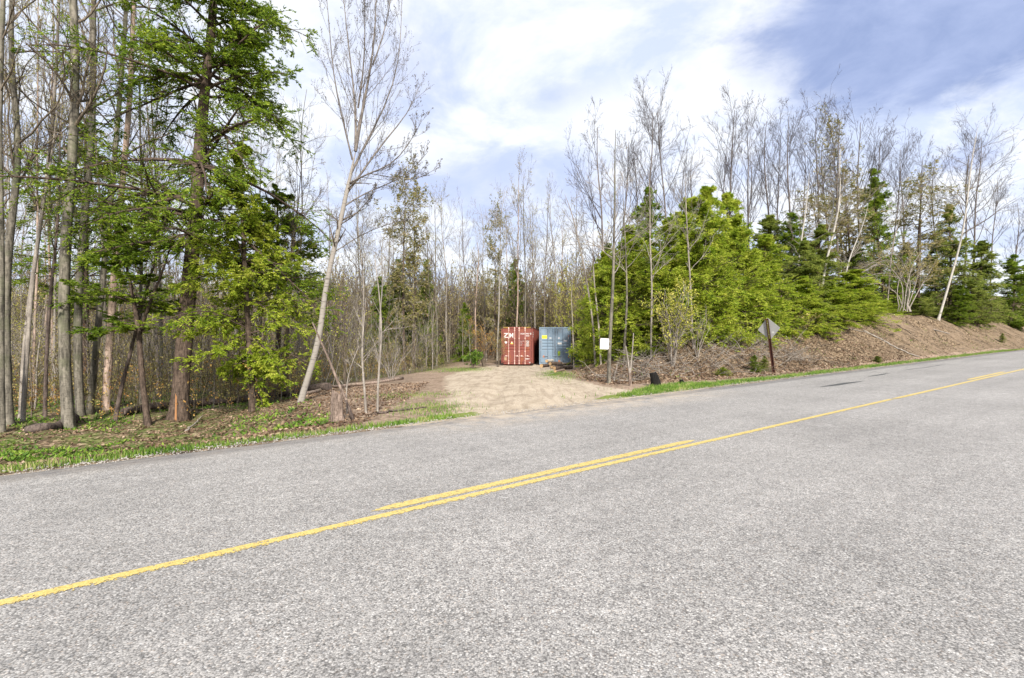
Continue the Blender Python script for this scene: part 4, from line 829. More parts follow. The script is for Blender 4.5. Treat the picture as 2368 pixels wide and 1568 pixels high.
draped('fallen_log', [(285, 963), (360, 952), (440, 944), (560, 930), (650, 915), (760, 903)], .10, .14, 'dark_bark', 'long dark fallen trunk lying behind the thick hemlock trunk', 'log', lift=.16, k=26, n=10, seed=6)
draped('fallen_log', [(60, 1003), (105, 996), (150, 986), (172, 975)], .10, .15, 'dark_bark', 'short dark rotten log against the foot of the grey twin trunks', 'log', lift=.1, seed=7)
draped('fallen_log', [(700, 915), (760, 900), (850, 890), (930, 878)], .05, .07, 'pink_bark', 'pale debarked pole on the leafy edge behind the broken stump', 'log', lift=.05, seed=8)
draped('fallen_branch', [(868, 960), (930, 950), (985, 948)], .03, .015, 'dark_bark', 'dark stick lying on the leaves right of the broken stump', 'branch', seed=9)
draped('fallen_branch', [(430, 1000), (452, 985), (470, 975)], .025, .012, 'pale_twig', 'short pale stick in the litter right of the thick hemlock trunk', 'branch', seed=10, raise_=(0, .15))

# broken stump, leaning pole and thin stems beside it
g = ground(779, 974); root = root_at('broken_stump', g, 'weathered broken stump with a splintered top, near the left edge of the drive', 'stump')
mb = MB(); rg = np.random.RandomState(9); n = 18; rings = []
for zi, rr in ((-.1, .19), (.0, .175), (.12, .15), (.3, .14), (.45, .135)):
    rings.append([(math.cos(j*2*math.pi/n)*rr*(1+.12*math.cos(3*j)+rg.normal()*.04), math.sin(j*2*math.pi/n)*rr*(1+.1*math.sin(2*j)+rg.normal()*.04), zi) for j in range(n)])
rings.append([(x*.9, y*.9, .5+max(0, .16*math.cos(j*.35+2.2))+rg.rand()*.14) for j, (x, y, z) in enumerate(rings[-1])])
rings.append([(x*.55, y*.55, .36+rg.rand()*.06) for x, y, z in rings[-1]])
vs = [p for rr in rings for p in rr]; fs = [(a*n+j, a*n+(j+1) % n, (a+1)*n+(j+1) % n, (a+1)*n+j) for a in range(len(rings)-1) for j in range(n)]+[tuple((len(rings)-1)*n+j for j in range(n))]
vs = [(x*.82, y*.82, z*.95) for x, y, z in vs]; mb.add(vs, fs); M['weathered'] = bark('weathered_wood', (0.06, 0.042, 0.033), (0.25, 0.19, 0.155), 1.6); mb.build('trunk', M['weathered'], root)
mb = MB(); mb.tube([(.18, .0, .42), (.26, .02, .2), (.33, .05, -.05)], [.02, .035, .045], 7); mb.build('root', M['dark_bark'], root, smooth_=True)
mb = MB(); mb.tube([(.02, .05, .03), (-.02, .09, .2)], [.03, .02], 7); 
Yp = g.y+.35
def pole(name, pix, Y, r0, r1, mat, label, cat, k=16, n=7, sink=True):
    b = ground(*pix[0]) if Y is None else at(*pix[0], Y); Yy = b.y; P = pxtrunk(pix, Yy); P[0] = b
    L = local(P, b)
    if sink: L[0] = L[0]+Vector((0, 0, -.08))
    q, r = resample(L, np.linspace(r0, r1, len(pix)), k); V, Q = tubes(q[None], r[None], n); o = npmesh(name, V, Q, M[mat], None, None, True); o.location = b; tag(o, label, cat); return o
pole('leaning_pole', [(800, 925), (782, 885), (764, 840), (740, 785), (722, 745)], Yp, .036, .012, 'weathered', 'thin brown broken pole leaning left from the stump onto the pale tree', 'dead stem', sink=False)
for i, (pix, lab) in enumerate((([(847, 955), (842, 890), (835, 820), (842, 740), (846, 690)], 'thin upright grey stem, left one of two by the broken stump'), ([(873, 953), (872, 900), (880, 820), (884, 740), (872, 640), (866, 590)], 'thin upright grey stem, right one of two by the broken stump'), ([(803, 958), (800, 900), (806, 860), (830, 800)], 'dark thin shoot rising just right of the broken stump'))):
    mk_bare('sapling', lab, pix, (.03, .03, .016)[i], .01, 'pale_twig', 'pale_twig', 80+i, crown0=.3, n1=9, n2=4, n3=3, frac=.25, ang=.7, up=.3, k=12, nt_=7, rmin=.003)

# snapped V-shaped sapling, black charred stumps
g = ground(1458, 892); root = root_at('snapped_sapling', g, 'snapped V-shaped sapling with rusty foot and two pale prongs, left of the black stump', 'sapling')
stems_obj('trunk', g, [([(1458, 896), (1457, 875), (1456, 862)], g.y, .055, .045, 5)], M['weathered'], root)
stems_obj('prong', g, [([(1456, 864), (1452, 830), (1447, 800)], g.y, .03, .018, 6)], M['pale_twig'], root); stems_obj('prong', g, [([(1457, 864), (1462, 820), (1465, 770)], g.y, .03, .014, 7)], M['pale_twig'], root)
M['char'] = bark('charred_wood', (0.004, 0.004, 0.004), (0.016, 0.014, 0.013), 1.5)
def charred(px, py, w, h, lean, lab):
    g = ground(px, py); o = root_at('charred_stump', g, lab, 'stump'); mb = MB(); rg = np.random.RandomState(int(px))
    mb.tube([(0, 0, -.1), (-.1*lean, 0, h*.3), (-.7*lean, 0, h*.75), (-lean, 0, h)], [w*.65, w*.55, w*.45, w*.38], 14)
    mb.v = [(x*(1+rg.normal()*.05), y*(1+rg.normal()*.05), z+rg.normal()*.012) for x, y, z in mb.v]; mb.build('trunk', M['char'], o)
charred(1517, 893, .29, .42, .1, 'black charred stump leaning left in the grass edge'); charred(1577, 887, .16, .13, .03, 'small black charred stub right of the black stump')

# seedlings on the slope
for px, py, s, w, pr, lab in ((1745, 860, .1, .11, CD[0], 'small dark evergreen seedling left of the sign post'), (1768, 856, .085, .1, CU[0], 'paler small seedling touching the sign post'), (1672, 868, .06, .12, CB[0], 'tiny sparse seedling on the leafy slope left of the sign'), (2028, 838, .05, .1, CD[1], 'tiny dark tuft of a seedling at the grass edge below the roots'), (2318, 792, .12, .12, CU[1], 'small seedling alone on the far slope near the right edge')):
    place(pr, ground(px, py), w*1.3, 1.0, lab, 'seedling', None, sz=s*.75)

# ------------------------------------------------------------------ containers
def cmat(name, c, rust, amt):
    m, t, b = newmat(name, 0.55, 0.4); co = objco(t)
    f = noise(t, objco(t, (3, 3, .6)), 1.7, 6, 0.7, .4); g_ = noise(t, co, 7, 5, .7); h = noise(t, co, .8, 3, .5)
    cc = mixc(t, ramp(t, h, [(.3, 0.0), (.7, 1.0)]), tuple(x*.88 for x in c), tuple(min(1, x*1.12) for x in c))
    cc = mixc(t, mth(t, 'MULTIPLY', ramp(t, f, [(.52, 0.0), (.66, 1.0)]), amt), cc, rust)
    cc = mixc(t, mth(t, 'MULTIPLY', ramp(t, g_, [(.6, 0.0), (.68, 1.0)]), amt), cc, tuple(x*.35 for x in rust))
    t.links.new(cc, b.inputs['Base Color']); bump(t, b, g_, .15, .01); return m
CR = cmat('red_container_paint', (0.165, 0.042, 0.032), (0.26, 0.085, 0.02), .6); CBl = cmat('blue_container_paint', (0.15, 0.21, 0.275), (0.2, 0.13, 0.08), .3)
WH = plain('white_marking', (0.55, 0.54, 0.52), .6); DK = plain('dark_steel', (0.03, 0.015, 0.012), .7); PK = cmat('faded_rod_paint', (0.6, 0.42, 0.37), (0.3, 0.12, 0.05), .4)
YE = plain('yellow_marking', (0.75, 0.6, 0.02), .5); BLK = plain('black_marking', (0.02, 0.02, 0.02), .6); OR = plain('orange_marking', (0.75, 0.4, 0.08), .6); GN = plain('green_label', (0.3, 0.42, 0.04), .6); RD = plain('red_reflector', (0.45, 0.01, 0.03), .3); GY = plain('grey_label', (0.42, 0.4, 0.42), .6); TAN = plain('faded_label', (0.3, 0.2, 0.12), .7); FO = plain('faded_orange_mark', (0.4, 0.17, 0.1), .7)
def prof_panel(x0, x1, prof, mat, name, parent):
    mb = MB()
    for (z0, y0), (z1, y1) in zip(prof[:-1], prof[1:]): mb.add([(x0, y0, z0), (x1, y0, z0), (x1, y1, z1), (x0, y1, z1)], [(0, 1, 2, 3)])
    return mb.build(name, mat, parent)
def text3(body, size, x, y, z, mat, parent, name='lettering', bold=0.0, align='LEFT', rot=(math.pi/2, 0, 0), sx=1.0):
    cu = bpy.data.curves.new('t', 'FONT'); cu.body = body; cu.size = size; cu.extrude = .002; cu.offset = bold; cu.align_x = align; cu.space_line = 1.0
    ob = bpy.data.objects.new('t', cu); col.objects.link(ob); dg = C.evaluated_depsgraph_get(); me = bpy.data.meshes.new_from_object(ob.evaluated_get(dg)); bpy.data.objects.remove(ob)
    me.materials.clear(); me.materials.append(mat); o = bpy.data.objects.new(name, me); col.objects.link(o); o.parent = parent; o.location = (x, y, z); o.rotation_euler = rot; o.scale = (sx, 1, 1); return o
def plate(x0, x1, z0, z1, y, mat, parent, name='label'): mb = MB(); mb.box(x0, x1, y-.004, y, z0, z1); return mb.build(name, mat, parent)
def container(name, loc, rz, label, body, rodmat, rods, red):
    Wd, Hh, Ln = 1.22, 2.9, 12.19; root = empty(name, loc, rz); tag(root, label, 'shipping container')
    f = MB()
    for sx in (-1, 1):
        a, b_ = (sx*Wd, sx*(Wd-.1)) if sx < 0 else (sx*(Wd-.1), sx*Wd)
        f.box(a, b_, .0, .12, .12, Hh-.12); f.box(a, b_, Ln-.12, Ln, .12, Hh-.12); f.box(a, b_, .12, Ln-.12, .0, .15); f.box(a, b_, .12, Ln-.12, Hh-.09, Hh-.01)
    f.box(-Wd+.18, Wd-.18, 0.0, .12, .02, .13); f.box(-Wd+.18, Wd-.18, .0, .12, Hh-.11, Hh-.005); f.box(-Wd+.1, Wd-.1, Ln-.12, Ln, 0, .14); f.build('frame', body, root, bevel=.008)
    c = MB()
    for sx in (-1, 1):
        for z in (0, Hh-.118):
            for y in (-.004, Ln-.17): c.box(min(sx*(Wd+.004), sx*(Wd-.175)), max(sx*(Wd+.004), sx*(Wd-.175)), y, y+.178, z, z+.118)
    c.build('corner_castings', DK if red else body, root, bevel=.01)
    for sx in (-1, 1):                                              # corrugated long walls
        w = MB(); y = .12; pts_ = []
        while y < Ln-.14:
            for dy, dx in ((0, 0), (.07, 0), (.14, .036), (.21, .036)): pts_.append((y+dy, sx*(Wd-.012-dx)))
            y += .278
        for (ya, xa), (yb, xb) in zip(pts_[:-1], pts_[1:]): w.add([(xa, ya, .15), (xb, yb, .15), (xb, yb, Hh-.09), (xa, ya, Hh-.09)], [(0, 1, 2, 3)])
        wo_ = w.build('side_wall', body, root)
        if red and sx == 1:
            text3('ZCSU\n878216\n45G1', .17, Wd-.01, .55, 2.42, WH, wo_, rot=(math.pi/2, 0, math.pi/2))
    r_ = MB(); r_.box(-Wd+.05, Wd-.05, .12, Ln-.12, Hh-.05, Hh-.02); r_.build('roof', body, root); r_ = MB(); r_.box(-Wd+.1, Wd-.1, Ln-.1, Ln-.06, .14, Hh-.11); r_.build('end_wall', body, root)
    r_ = MB(); r_.box(-Wd+.1, Wd-.1, .12, Ln-.12, .1, .13); r_.build('floor', DK, root)
    for sd_ in (-1, 1):                                             # the two doors
        x0, x1 = (-1.1, -.012) if sd_ < 0 else (.012, 1.1)
        d = MB(); yF = .02
        d.box(x0, x0+.09, yF, yF+.045, .15, 2.77); d.box(x1-.09, x1, yF, yF+.045, .15, 2.77); d.box(x0+.09, x1-.09, yF, yF+.045, .15, .24); d.box(x0+.09, x1-.09, yF, yF+.045, 2.68, 2.77)
        prof = [(.24, .03), (1.08, .03)]
        zz = 1.08
        for k in range(4): prof += [(zz+.03, .062), (zz+.075, .062), (zz+.115, .03), (zz+.235, .03)]; zz += .235
        prof += [(2.68, .03)]
        for (z0, ya), (z1, yb) in zip(prof[:-1], prof[1:]): d.add([(x0+.09, ya, z0), (x1-.09, ya, z0), (x1-.09, yb, z1), (x0+.09, yb, z1)], [(0, 1, 2, 3)])
        dr = d.build('door', body, root)
        g1 = MB(); g1.box(x0-.004 if sd_ > 0 else x1-.008, x0+.012 if sd_ > 0 else x1+.004, .012, .02, .16, 2.76); g1.build('gasket', DK, dr)
        hg = MB()
        for z in (.4, 1.05, 1.8, 2.5):
            xx = x0-.06 if sd_ < 0 else x1-.02; hg.box(xx, xx+.08, -.012, .012, z, z+.09)
        hg.build('hinges', body, dr)
        for xr in [q for q in rods if q*sd_ > 0]:
            rd = MB(); rd.tube([(xr, -.03, .05), (xr, -.03, 2.86)], .019, 10)
            for z in (.10, .26, 1.0, 2.0, 2.62, 2.74): rd.box(xr-.045, xr+.045, -.045, .018, z, z+.055)
            rd.box(xr-.03, xr+.03, -.05, .0, 2.78, 2.88); rd.box(xr-.03, xr+.03, -.05, .0, .03, .11); ro = rd.build('locking_rod', rodmat, dr)
            hd = MB(); hx = .34 if (xr > 0) == (abs(xr) > .4) or xr > 0 else -.34
            hx = -.34 if xr < -.4 else .33; hd.tube([(xr, -.05, .66), (xr+hx*.5, -.06, .665), (xr+hx, -.055, .64)], [.018, .014, .016], 8); hd.box(xr+hx*.6-.04, xr+hx*.6+.04, -.04, .0, .61, .72); hd.build('handle', rodmat, dr)
        if red:
            if sd_ < 0:
                text3('Z', .50, -1.08, .026, 2.08, WH, dr, bold=.008, sx=1.25); text3('I', .50, -.70, .026, 2.08, WH, dr, bold=.01); text3('M', .50, -.60, .026, 2.08, WH, dr, bold=.006, sx=.86)
                mb = MB(); mb.add([(-.95, .024, 1.78), (-.76, .024, 1.78), (-.77, .024, 1.66), (-.855, .024, 1.6), (-.94, .024, 1.66)], [(0, 4, 3, 2, 1)]); mb.build('shield_label', WH, dr)
                mb = MB(); mb.add([(-.52, .024, 1.58), (-.28, .024, 1.58), (-.40, .024, 1.8)], [(0, 1, 2)]); mb.build('warning_label', OR, dr); mb = MB(); mb.add([(-.45, .022, 1.66), (-.35, .022, 1.66), (-.40, .022, 1.78)], [(0, 1, 2)]); mb.build('warning_label', WH, dr)
                plate(-.99, -.80, .32, .58, .026, TAN, dr, 'data_plate')
            else:
                text3('ZCSU', .13, .26, .026, 2.33, WH, dr, bold=.003); text3('878216', .13, .68, .026, 2.33, WH, dr, bold=.003, sx=.8); text3('45G1', .13, .68, .026, 2.17, WH, dr, bold=.003); plate(1.04, 1.09, 2.3, 2.45, .018, WH, dr, 'check_digit_box')
                text3('MAX.WT.\n\nTARE\n\nNET', .075, .25, .024, 1.78, WH, dr, sx=1.0); text3('32500KGS\n71650LBS\n 3900KGS\n 8600LBS\n28600KGS\n63050LBS', .078, .69, .024, 1.79, WH, dr, sx=.75, bold=.002)
                text3('878216', .12, .62, .026, .40, WH, dr, sx=1.0, bold=.004); mb = MB(); mb.tube([(.98, .02, .17), (.98, .03, .17)], .06, 14); mb.build('round_label', WH, dr)
        else:
            if sd_ < 0:
                lb = plate(-1.02, -.62, 2.02, 2.26, .026, YE, dr); text3('9\'6"', .16, -.92, .02, 2.08, OR, dr, bold=.004); plate(-.44, -.28, 2.02, 2.09, .026, WH, dr); mb = MB(); mb.tube([(-.87, .02, .62), (-.87, .03, .62)], .09, 12); mb.build('faded_mark', FO, dr)
            else:
                plate(.21, .52, 1.56, 1.70, .026, WH, dr); plate(.68, .95, 1.78, 1.9, .026, GY, dr); plate(.24, .36, 2.0, 2.1, .026, GY, dr); plate(.22, .40, .68, 1.05, .026, GN, dr); text3('i', .22, .27, .02, .74, BLK, dr, bold=.004)
                plate(1.03, 1.075, .74, .93, .016, WH, dr, 'reflector'); plate(1.03, 1.075, .52, .72, .016, RD, dr, 'reflector'); plate(1.03, 1.075, 1.95, 2.1, .016, WH, dr, 'reflector'); plate(1.04, 1.09, 2.12, 2.3, .016, FO, dr, 'reflector'); mb = MB(); mb.tube([(.32, .02, .27), (.32, .03, .27)], .09, 12); mb.build('faded_mark', FO, dr)
    if red:
        h = MB(); h2 = MB()
        for x0, x1 in ((-1.02, -.62), (.55, 1.02)):
            n = 9; w_ = (x1-x0)/n
            for k in range(n):
                (h if k % 2 == 0 else h2).add([(x0+k*w_, -.006, Hh-.085), (x0+(k+1)*w_, -.006, Hh-.085), (x0+(k+1)*w_+.03, -.006, Hh-.005), (x0+k*w_+.03, -.006, Hh-.005)], [(0, 1, 2, 3)])
        h.build('hazard_stripes', plain('faded_yellow_stripe', (0.4, 0.24, 0.03)), root); h2.build('hazard_stripes', BLK, root)
    return root
YC = 38.3
container('shipping_container', ((1195.5-CX)/F*YC, YC, -.37), math.radians(-5.3), 'rust red steel container with white letters and pale lock rods, left of the blue one', CR, PK, (-.64, -.18, .17, .63), True)
container('shipping_container', ((1283.5-CX)/F*38.6, 38.6, -.38), math.radians(-4.2), 'faded blue steel container with a yellow label, right of the red one', CBl, CBl, (-.55, -.15, .19, .61), False)
# ribbed steel box half hidden on the bank
g = onpx(1343, 40.5); bx = empty('storage_box', g+Vector((0, 0, -.1)), math.radians(-8)); tag(bx, 'blue-grey ribbed steel box behind the stems right of the blue container', 'steel box')
mb = MB(); x = -.75; SB = plain('blue_grey_steel', (0.13, 0.18, 0.2), .6, .4, .25, 4)
while x < .74:
    for a, b_, ya, yb in ((0, .05, 0, 0), (.05, .075, 0, .03), (.075, .125, .03, .03), (.125, .15, .03, 0)): mb.add([(x+a, ya, 0), (x+b_, yb, 0), (x+b_, yb, 1.05), (x+a, ya, 1.05)], [(0, 1, 2, 3)])
    x += .15
mb.box(-.75, -.72, .035, 2, 0, 1.05); mb.box(.72, .75, .035, 2, 0, 1.05); mb.box(-.75, .75, 2, 2.03, 0, 1.05); mb.build('body', SB, bx)
mb = MB(); mb.box(-.8, .8, -.04, 2.07, 1.05, 1.11); mb.build('lid', SB, bx, bevel=.01)

# logs before the blue container
M['cut'] = plain('cut_wood', (0.42, 0.28, 0.15), .8, .2, .2, 14)
LOGS = [((1252, 850), (1270, 848), .13, 0, 'dark_bark', 'short dark log at the left end of the log heap, its cut end facing out'), ((1264, 846), (1284, 844), .12, .26, 'birch', 'pale birch log on top of the log heap'), ((1272, 849), (1298, 845), .13, .12, 'hemlock_bark', 'thick brown log in the middle of the log heap'),
        ((1282, 856), (1322, 846), .12, 0, 'hemlock_bark', 'longest log of the heap, reaching right below the blue container'), ((1276, 853), (1300, 850), .1, .02, 'dark_bark', 'dark log under the front of the heap'), ((1296, 847), (1320, 843), .09, .1, 'twig', 'thin log behind the longest one'), ((1284, 862), (1304, 859), .07, 0, 'weathered', 'weathered stick of wood in front of the heap')]
for a, b_, r, up_, mt, lab in LOGS:
    A = ground(*a); B = ground(*b_); 
    if abs(B.y-A.y) > 2.2: B = onpx(b_[0], A.y+.9)
    d = B-A; d.z = 0; Ln = d.length; o = root_at('cut_log', A+Vector((0, 0, r*.9+up_)), lab, 'log', 'cut logs heaped before the blue container'); o.rotation_euler = (0, 0, math.atan2(d.y, d.x))
    rg = np.random.RandomState(int(a[0])); mb = MB(); mb.tube([(t*Ln, rg.normal()*.012, rg.normal()*.012) for t in np.linspace(0, 1, 7)], [r*(1.05-.15*t) for t in np.linspace(0, 1, 7)], 12, cap=False); mb.build('bark', M[mt], o, smooth_=True)
    for t, nm in ((0, -1), (1, 1)): mb = MB(); mb.tube([(t*Ln-.01*nm, 0, 0), (t*Ln+.004*nm, 0, 0)], r*(.99 if t == 0 else .85), 12); mb.build('cut_end', M['cut'], o)

# ------------------------------------------------------------------ signs
g = ground(1791, 862); sg = empty('road_sign', g); tag(sg, 'diamond road sign seen from its grey back on a leaning rusty post', 'road sign')
STL = plain('sign_aluminium', (0.36, 0.355, 0.35), .5, .4, .06, 2, 0); RST = cmat('rusty_post', (0.07, 0.025, 0.018), (0.13, 0.05, 0.02), .6); OLV = plain('green_post_paint', (0.13, 0.12, 0.03), .6)
sg.rotation_mode = 'QUATERNION'
mlean = Matrix.Rotation(math.radians(-7.2), 4, Vector((0, 1, 0))) @ Matrix.Rotation(-TH, 4, 'Z'); sg.rotation_quaternion = mlean.to_quaternion()
# local +Y runs along the road (the sign's face), local -Y is the back the camera sees
mb = MB()
mb.box(-.042, -.028, -.06, -.02, -.3, 2.2); mb.box(.028, .042, -.06, -.02, -.3, 2.2); mb.box(-.028, .028, -.024, -.018, -.3, 2.2); mb.box(-.06, -.042, -.064, -.056, -.3, 2.2); mb.box(.042, .06, -.064, -.056, -.3, 2.2); mb.build('post', RST, sg)
hd = .455; zc = 1.78; mb = MB(); k = 5; outline = []
for i in range(4):
    aa = math.pi/2*i+math.pi/2; cx_, cz_ = (hd-.055)*math.cos(aa), (hd-.055)*math.sin(aa)
    for j in range(k): q = aa+math.pi/4*(-1+2*j/(k-1)); outline.append((cx_+.04*math.cos(q), cz_+.04*math.sin(q)))
n = len(outline); mb.add([(x, -.016, zc+z) for x, z in outline]+[(x, -.008, zc+z) for x, z in outline], [tuple(range(n)), tuple(range(2*n-1, n-1, -1))]+[(j, j+n, (j+1) % n+n, (j+1) % n) for j in range(n)]); pl = mb.build('panel', STL, sg)
YS = plain('yellow_sign_face', (0.7, 0.42, 0.03), .4); mb = MB(); mb.add([(x*.97, -.005, zc+z*.97) for x, z in outline], [tuple(range(n-1, -1, -1))]); mb.build('face', YS, pl)
mb = MB(); mb.box(.09, .19, -.021, -.0165, zc-.2, zc-.12); mb.build('sticker', WH, pl); mb = MB(); mb.box(-.024, .024, -.066, -.0602, 1.38, 2.15); mb.build('post_insert', OLV, sg)
for z in (1.55, 2.0): mb = MB(); mb.tube([(0, -.075, z), (0, -.018, z)], .01, 8); mb.build('bolt', STL, sg)

tg = ground(1408, 886); b = at(1398, 795, tg.y-.12); ns = empty('notice_sign', b); tag(ns, 'small white notice board fixed to the slim grey tree, faint writing in rows', 'notice'); ns.rotation_euler = (0, math.radians(2), math.radians(-28))
mb = MB(); w_, h_, k = .155, .19, 4; outl = []
for i, (sx, sz_) in enumerate(((1, 1), (-1, 1), (-1, -1), (1, -1))):
    for j in range(k): q = math.pi/2*i+math.pi/2*j/(k-1); outl.append((sx*(w_-.03)+.03*math.cos(q), sz_*(h_-.03)+.03*math.sin(q)))
n = len(outl); mb.add([(x, -.006, z) for x, z in outl]+[(x, .0, z) for x, z in outl], [tuple(range(n-1, -1, -1)), tuple(range(n, 2*n))]+[((j+1) % n, (j+1) % n+n, j+n, j) for j in range(n)]); npan = mb.build('panel', plain('white_board', (0.6, 0.57, 0.58), .5, .4, .04), ns)
GI = plain('faded_ink', (0.3, 0.26, 0.27), .7); rg = np.random.RandomState(4)
mb = MB()
for z, hh_, ww in ((.12, .02, .05), (.055, .022, .11), (.0, .014, .1), (-.035, .014, .1), (-.09, .012, .09), (-.12, .012, .08)):
    x = -ww
    while x < ww: l = rg.uniform(.02, .05); mb.box(x, min(ww, x+l), -.0075, -.0062, z-hh_/2, z+hh_/2); x += l+.01
mb.build('faded_writing', GI, npan)
mb = MB(); mb.box(.12, .22, .0, .012, .06, .1); mb.box(.12, .22, .0, .012, -.1, -.06); mb.build('bracket', plain('grey_bracket', (0.2, 0.2, 0.2)), ns)

# ------------------------------------------------------------------ uncountable things
rs = np.random.RandomState(77)
def stuff(name, label, o): tag(o, label, name.replace('_', ' '), None, 'stuff'); return o
def scatter_ap(n, a0, a1, p0, p1): a = rs.uniform(a0, a1, n); p = rs.uniform(p0, p1, n); x, y = xy(a, p); return a, p, x, y
# grass blades on both verges, denser towards the camera
def blades(x, y, hgt, wid, lean=.5):
    z = H(x, y); n = len(x); az = rs.rand(n)*6.28; h = hgt*rs.uniform(.5, 1.3, n); L = lean*h*rs.rand(n)
    B = np.stack([x, y, z-.01], -1); S = np.stack([np.cos(az), np.sin(az), 0*az], -1)*(wid*.5); T = np.stack([-np.sin(az)*L, np.cos(az)*L, h], -1); Mid = np.stack([-np.sin(az)*L*.3, np.cos(az)*L*.3, h*.6], -1)
    V = np.stack([B-S, B+S, B+Mid+S*.7, B+T, ], 1); return V.reshape(-1, 3), np.arange(n*4).reshape(n, 4), np.repeat(rs.rand(n), 4)
gp_ = []
a = -9+65*rs.rand(150000)**1.5; p = PE+rs.uniform(.15, 1.9, len(a)); x, y = xy(a, p); w = fbm(x*.7, y*.7, 4)
vwid = np.where(a < 4.5, 0.66, 1.0)+.8*np.exp(-((a-13.5)/2.2)**2)+w*.6
dens = smooth((p-PE-.18)/.25)*smooth((PE+vwid+.2-p)/.4)*np.clip(.7+1.6*fbm(x*2.1, y*2.1, 3), .25, 1); gap = np.abs(a-7.6) > 2.6+.8*w; keep = (rs.rand(len(a)) < dens) & gap
gp_.append(blades(x[keep], y[keep], .1, .012)); 
for cx_, cy_, sx, sy, n in ((-1.9, 11.6, .8, 1.0, 1300), (-2.9, 14.5, 1.3, .8, 800), (-3.4, 33, 1.6, 3, 4000), (2.2, 24, .7, 4, 2500), (0.6, 10.4, .5, .2, 500)):
    x = cx_+rs.normal(size=n)*sx*.6; y = cy_+rs.normal(size=n)*sy*.6; m_ = (ap(x, y)[1] > PE+.3); gp_.append(blades(x[m_], y[m_], .07, .012))
def lobj(name, label, parts, mat): 
    Vs, Qs, Rs, n = [], [], [], 0
    for v, q, r in parts: Vs.append(v); Qs.append(q+n); Rs.append(r); n += len(v)
    return stuff(name, label, npmesh(name, np.concatenate(Vs), np.concatenate(Qs), mat, None, {'rnd': np.concatenate(Rs)}))
lobj('verge_grass', 'short bright grass along the far edge of the road', gp_, M['grass'])
# dry leaves on bank, bench and wood floor
def flat_leaves(x, y, L, tilt=.5, lift=.015):
    n = len(x); z = H(x, y)+lift; az = rs.rand(n)*6.28; D = np.stack([np.cos(az), np.sin(az), rs.normal(size=n)*tilt*.5], -1); return leaves(np.stack([x, y, z], -1), D, L, L*.6, rs, 1-tilt*.8, .3)
LP_ = []
a = 9+60*rs.rand(60000)**1.4; p = rs.uniform(9.3, 15.5, len(a)); x, y = xy(a, p); d, _ = sdist(x, y, TOE); k_ = (d > -.2) & (rs.rand(len(a)) < .8-.72*smooth((a-30)/12)); LP_.append(flat_leaves(x[k_], y[k_], .09, .8, .02))
x = rs.uniform(2.5, 8, 9000); y = rs.uniform(15, 36, 9000); d, _ = sdist(x, y, TOE); k_ = (d > 0) & (d < 3); LP_.append(flat_leaves(x[k_], y[k_], .08, .8))
a = -10+22*rs.rand(34000); p = PE+1.0+9*rs.rand(34000)**1.5; x, y = xy(a, p); d, _ = sdist(x, y, TOE); dc, wc = sdist(x, y, DRC, np.array([4.0, 2.7, 2.6, 3.0, 2.8])); k_ = (d < 0) & (np.abs(dc) > wc+.6) & (x < -1.4); LP_.append(flat_leaves(x[k_], y[k_], .075, .6))
lobj('leaf_litter', 'dry brown and tan leaves strewn over the bank and the wood floor', LP_, M['tan_leaf'])
# green ground cover in the left wood
HP = []
px_ = rs.uniform(-150, 800, 26000); Yv = 9.5+16*rs.rand(26000)**1.4; x = (px_-CX)/F*Yv; y = Yv; a, p = ap(x, y); d, _ = sdist(x, y, BEN); w = fbm(x*.5+3, y*.5, 3)
k_ = (p > PE+1.4) & (d < -.3) & (w > .1+.06*rs.normal(size=len(x))); x, y = x[k_], y[k_]; n = len(x); z = H(x, y)
az = rs.rand(n)*6.28; D = np.stack([np.cos(az), np.sin(az), rs.uniform(.3, 1.2, n)], -1); HP.append(leaves(np.stack([x, y, z], -1), D, .11, .04, rs, .5, .4))
lobj('ground_cover', 'low green spring plants carpeting the floor of the left wood', HP, M['herb'])
# undergrowth thicket: thin canes and tiny leaves, near and far
def thicket(name, label, X, Y, hts, leafm, twm, budn, budL, seed, r=.008, n2=6, leafname=None):
    rg = np.random.RandomState(seed); n = len(X); Z = H(X, Y); t = np.linspace(0, 1, 5)[None, :, None]; az = rg.rand(n)*6.28; e = rg.uniform(0, .45, n)*hts
    dv = np.stack([np.cos(az)*e, np.sin(az)*e, hts], -1)[:, None, :]; PP = np.stack([X, Y, Z-.05], -1)[:, None, :]+dv*t+rg.normal(size=(n, 5, 3))*.04*hts[:, None, None]*t; PR = np.linspace(1, .3, 5)[None]*(r*hts/2)[:, None]
    S = grow(PP, PR, n2, .15, 1, .4, .7, .3, .12, 4, .6, rg, rmin=r*.4); v, q_ = join([tubes(PP, PR, 3), tubes(*S, 3)]); B, D = sample_on(S[0], budn, rg, .1, 1)
    lv, lq, lr = leaves(B, D+rg.normal(size=D.shape)*.7, budL, budL*.6, rg, .2, 1); V = np.concatenate([v, lv]); Q = np.concatenate([q_, lq+len(v)]); mi = np.r_[np.zeros(len(q_)), np.ones(len(lq))]
    stuff(name, label, npmesh(name, V, Q, [M[twm], M[leafm]], None, {'rnd': np.r_[np.zeros(len(v)), lr]}, mi=mi))
def wood_xy(n, y0, y1, x0, x1, marg=1.0, pw=1.0):
    Y = y0+(y1-y0)*rs.rand(n)**pw; X = (rs.uniform(x0, x1, n)-CX)/F*Y; d, _ = sdist(X, Y, BEN); d2, _ = sdist(X, Y, TOE); a, p = ap(X, Y); k = ((d < -marg) | (Y > 52)) & (p > PE+1.3); return X[k], Y[k]
X, Y = wood_xy(3000, 15, 50, -200, 1150); thicket('undergrowth', 'thin canes with olive buds filling the left wood', X, Y, rs.uniform(.5, 3.2, len(X)), 'bud_olive', 'twig', 7, .065, 1)
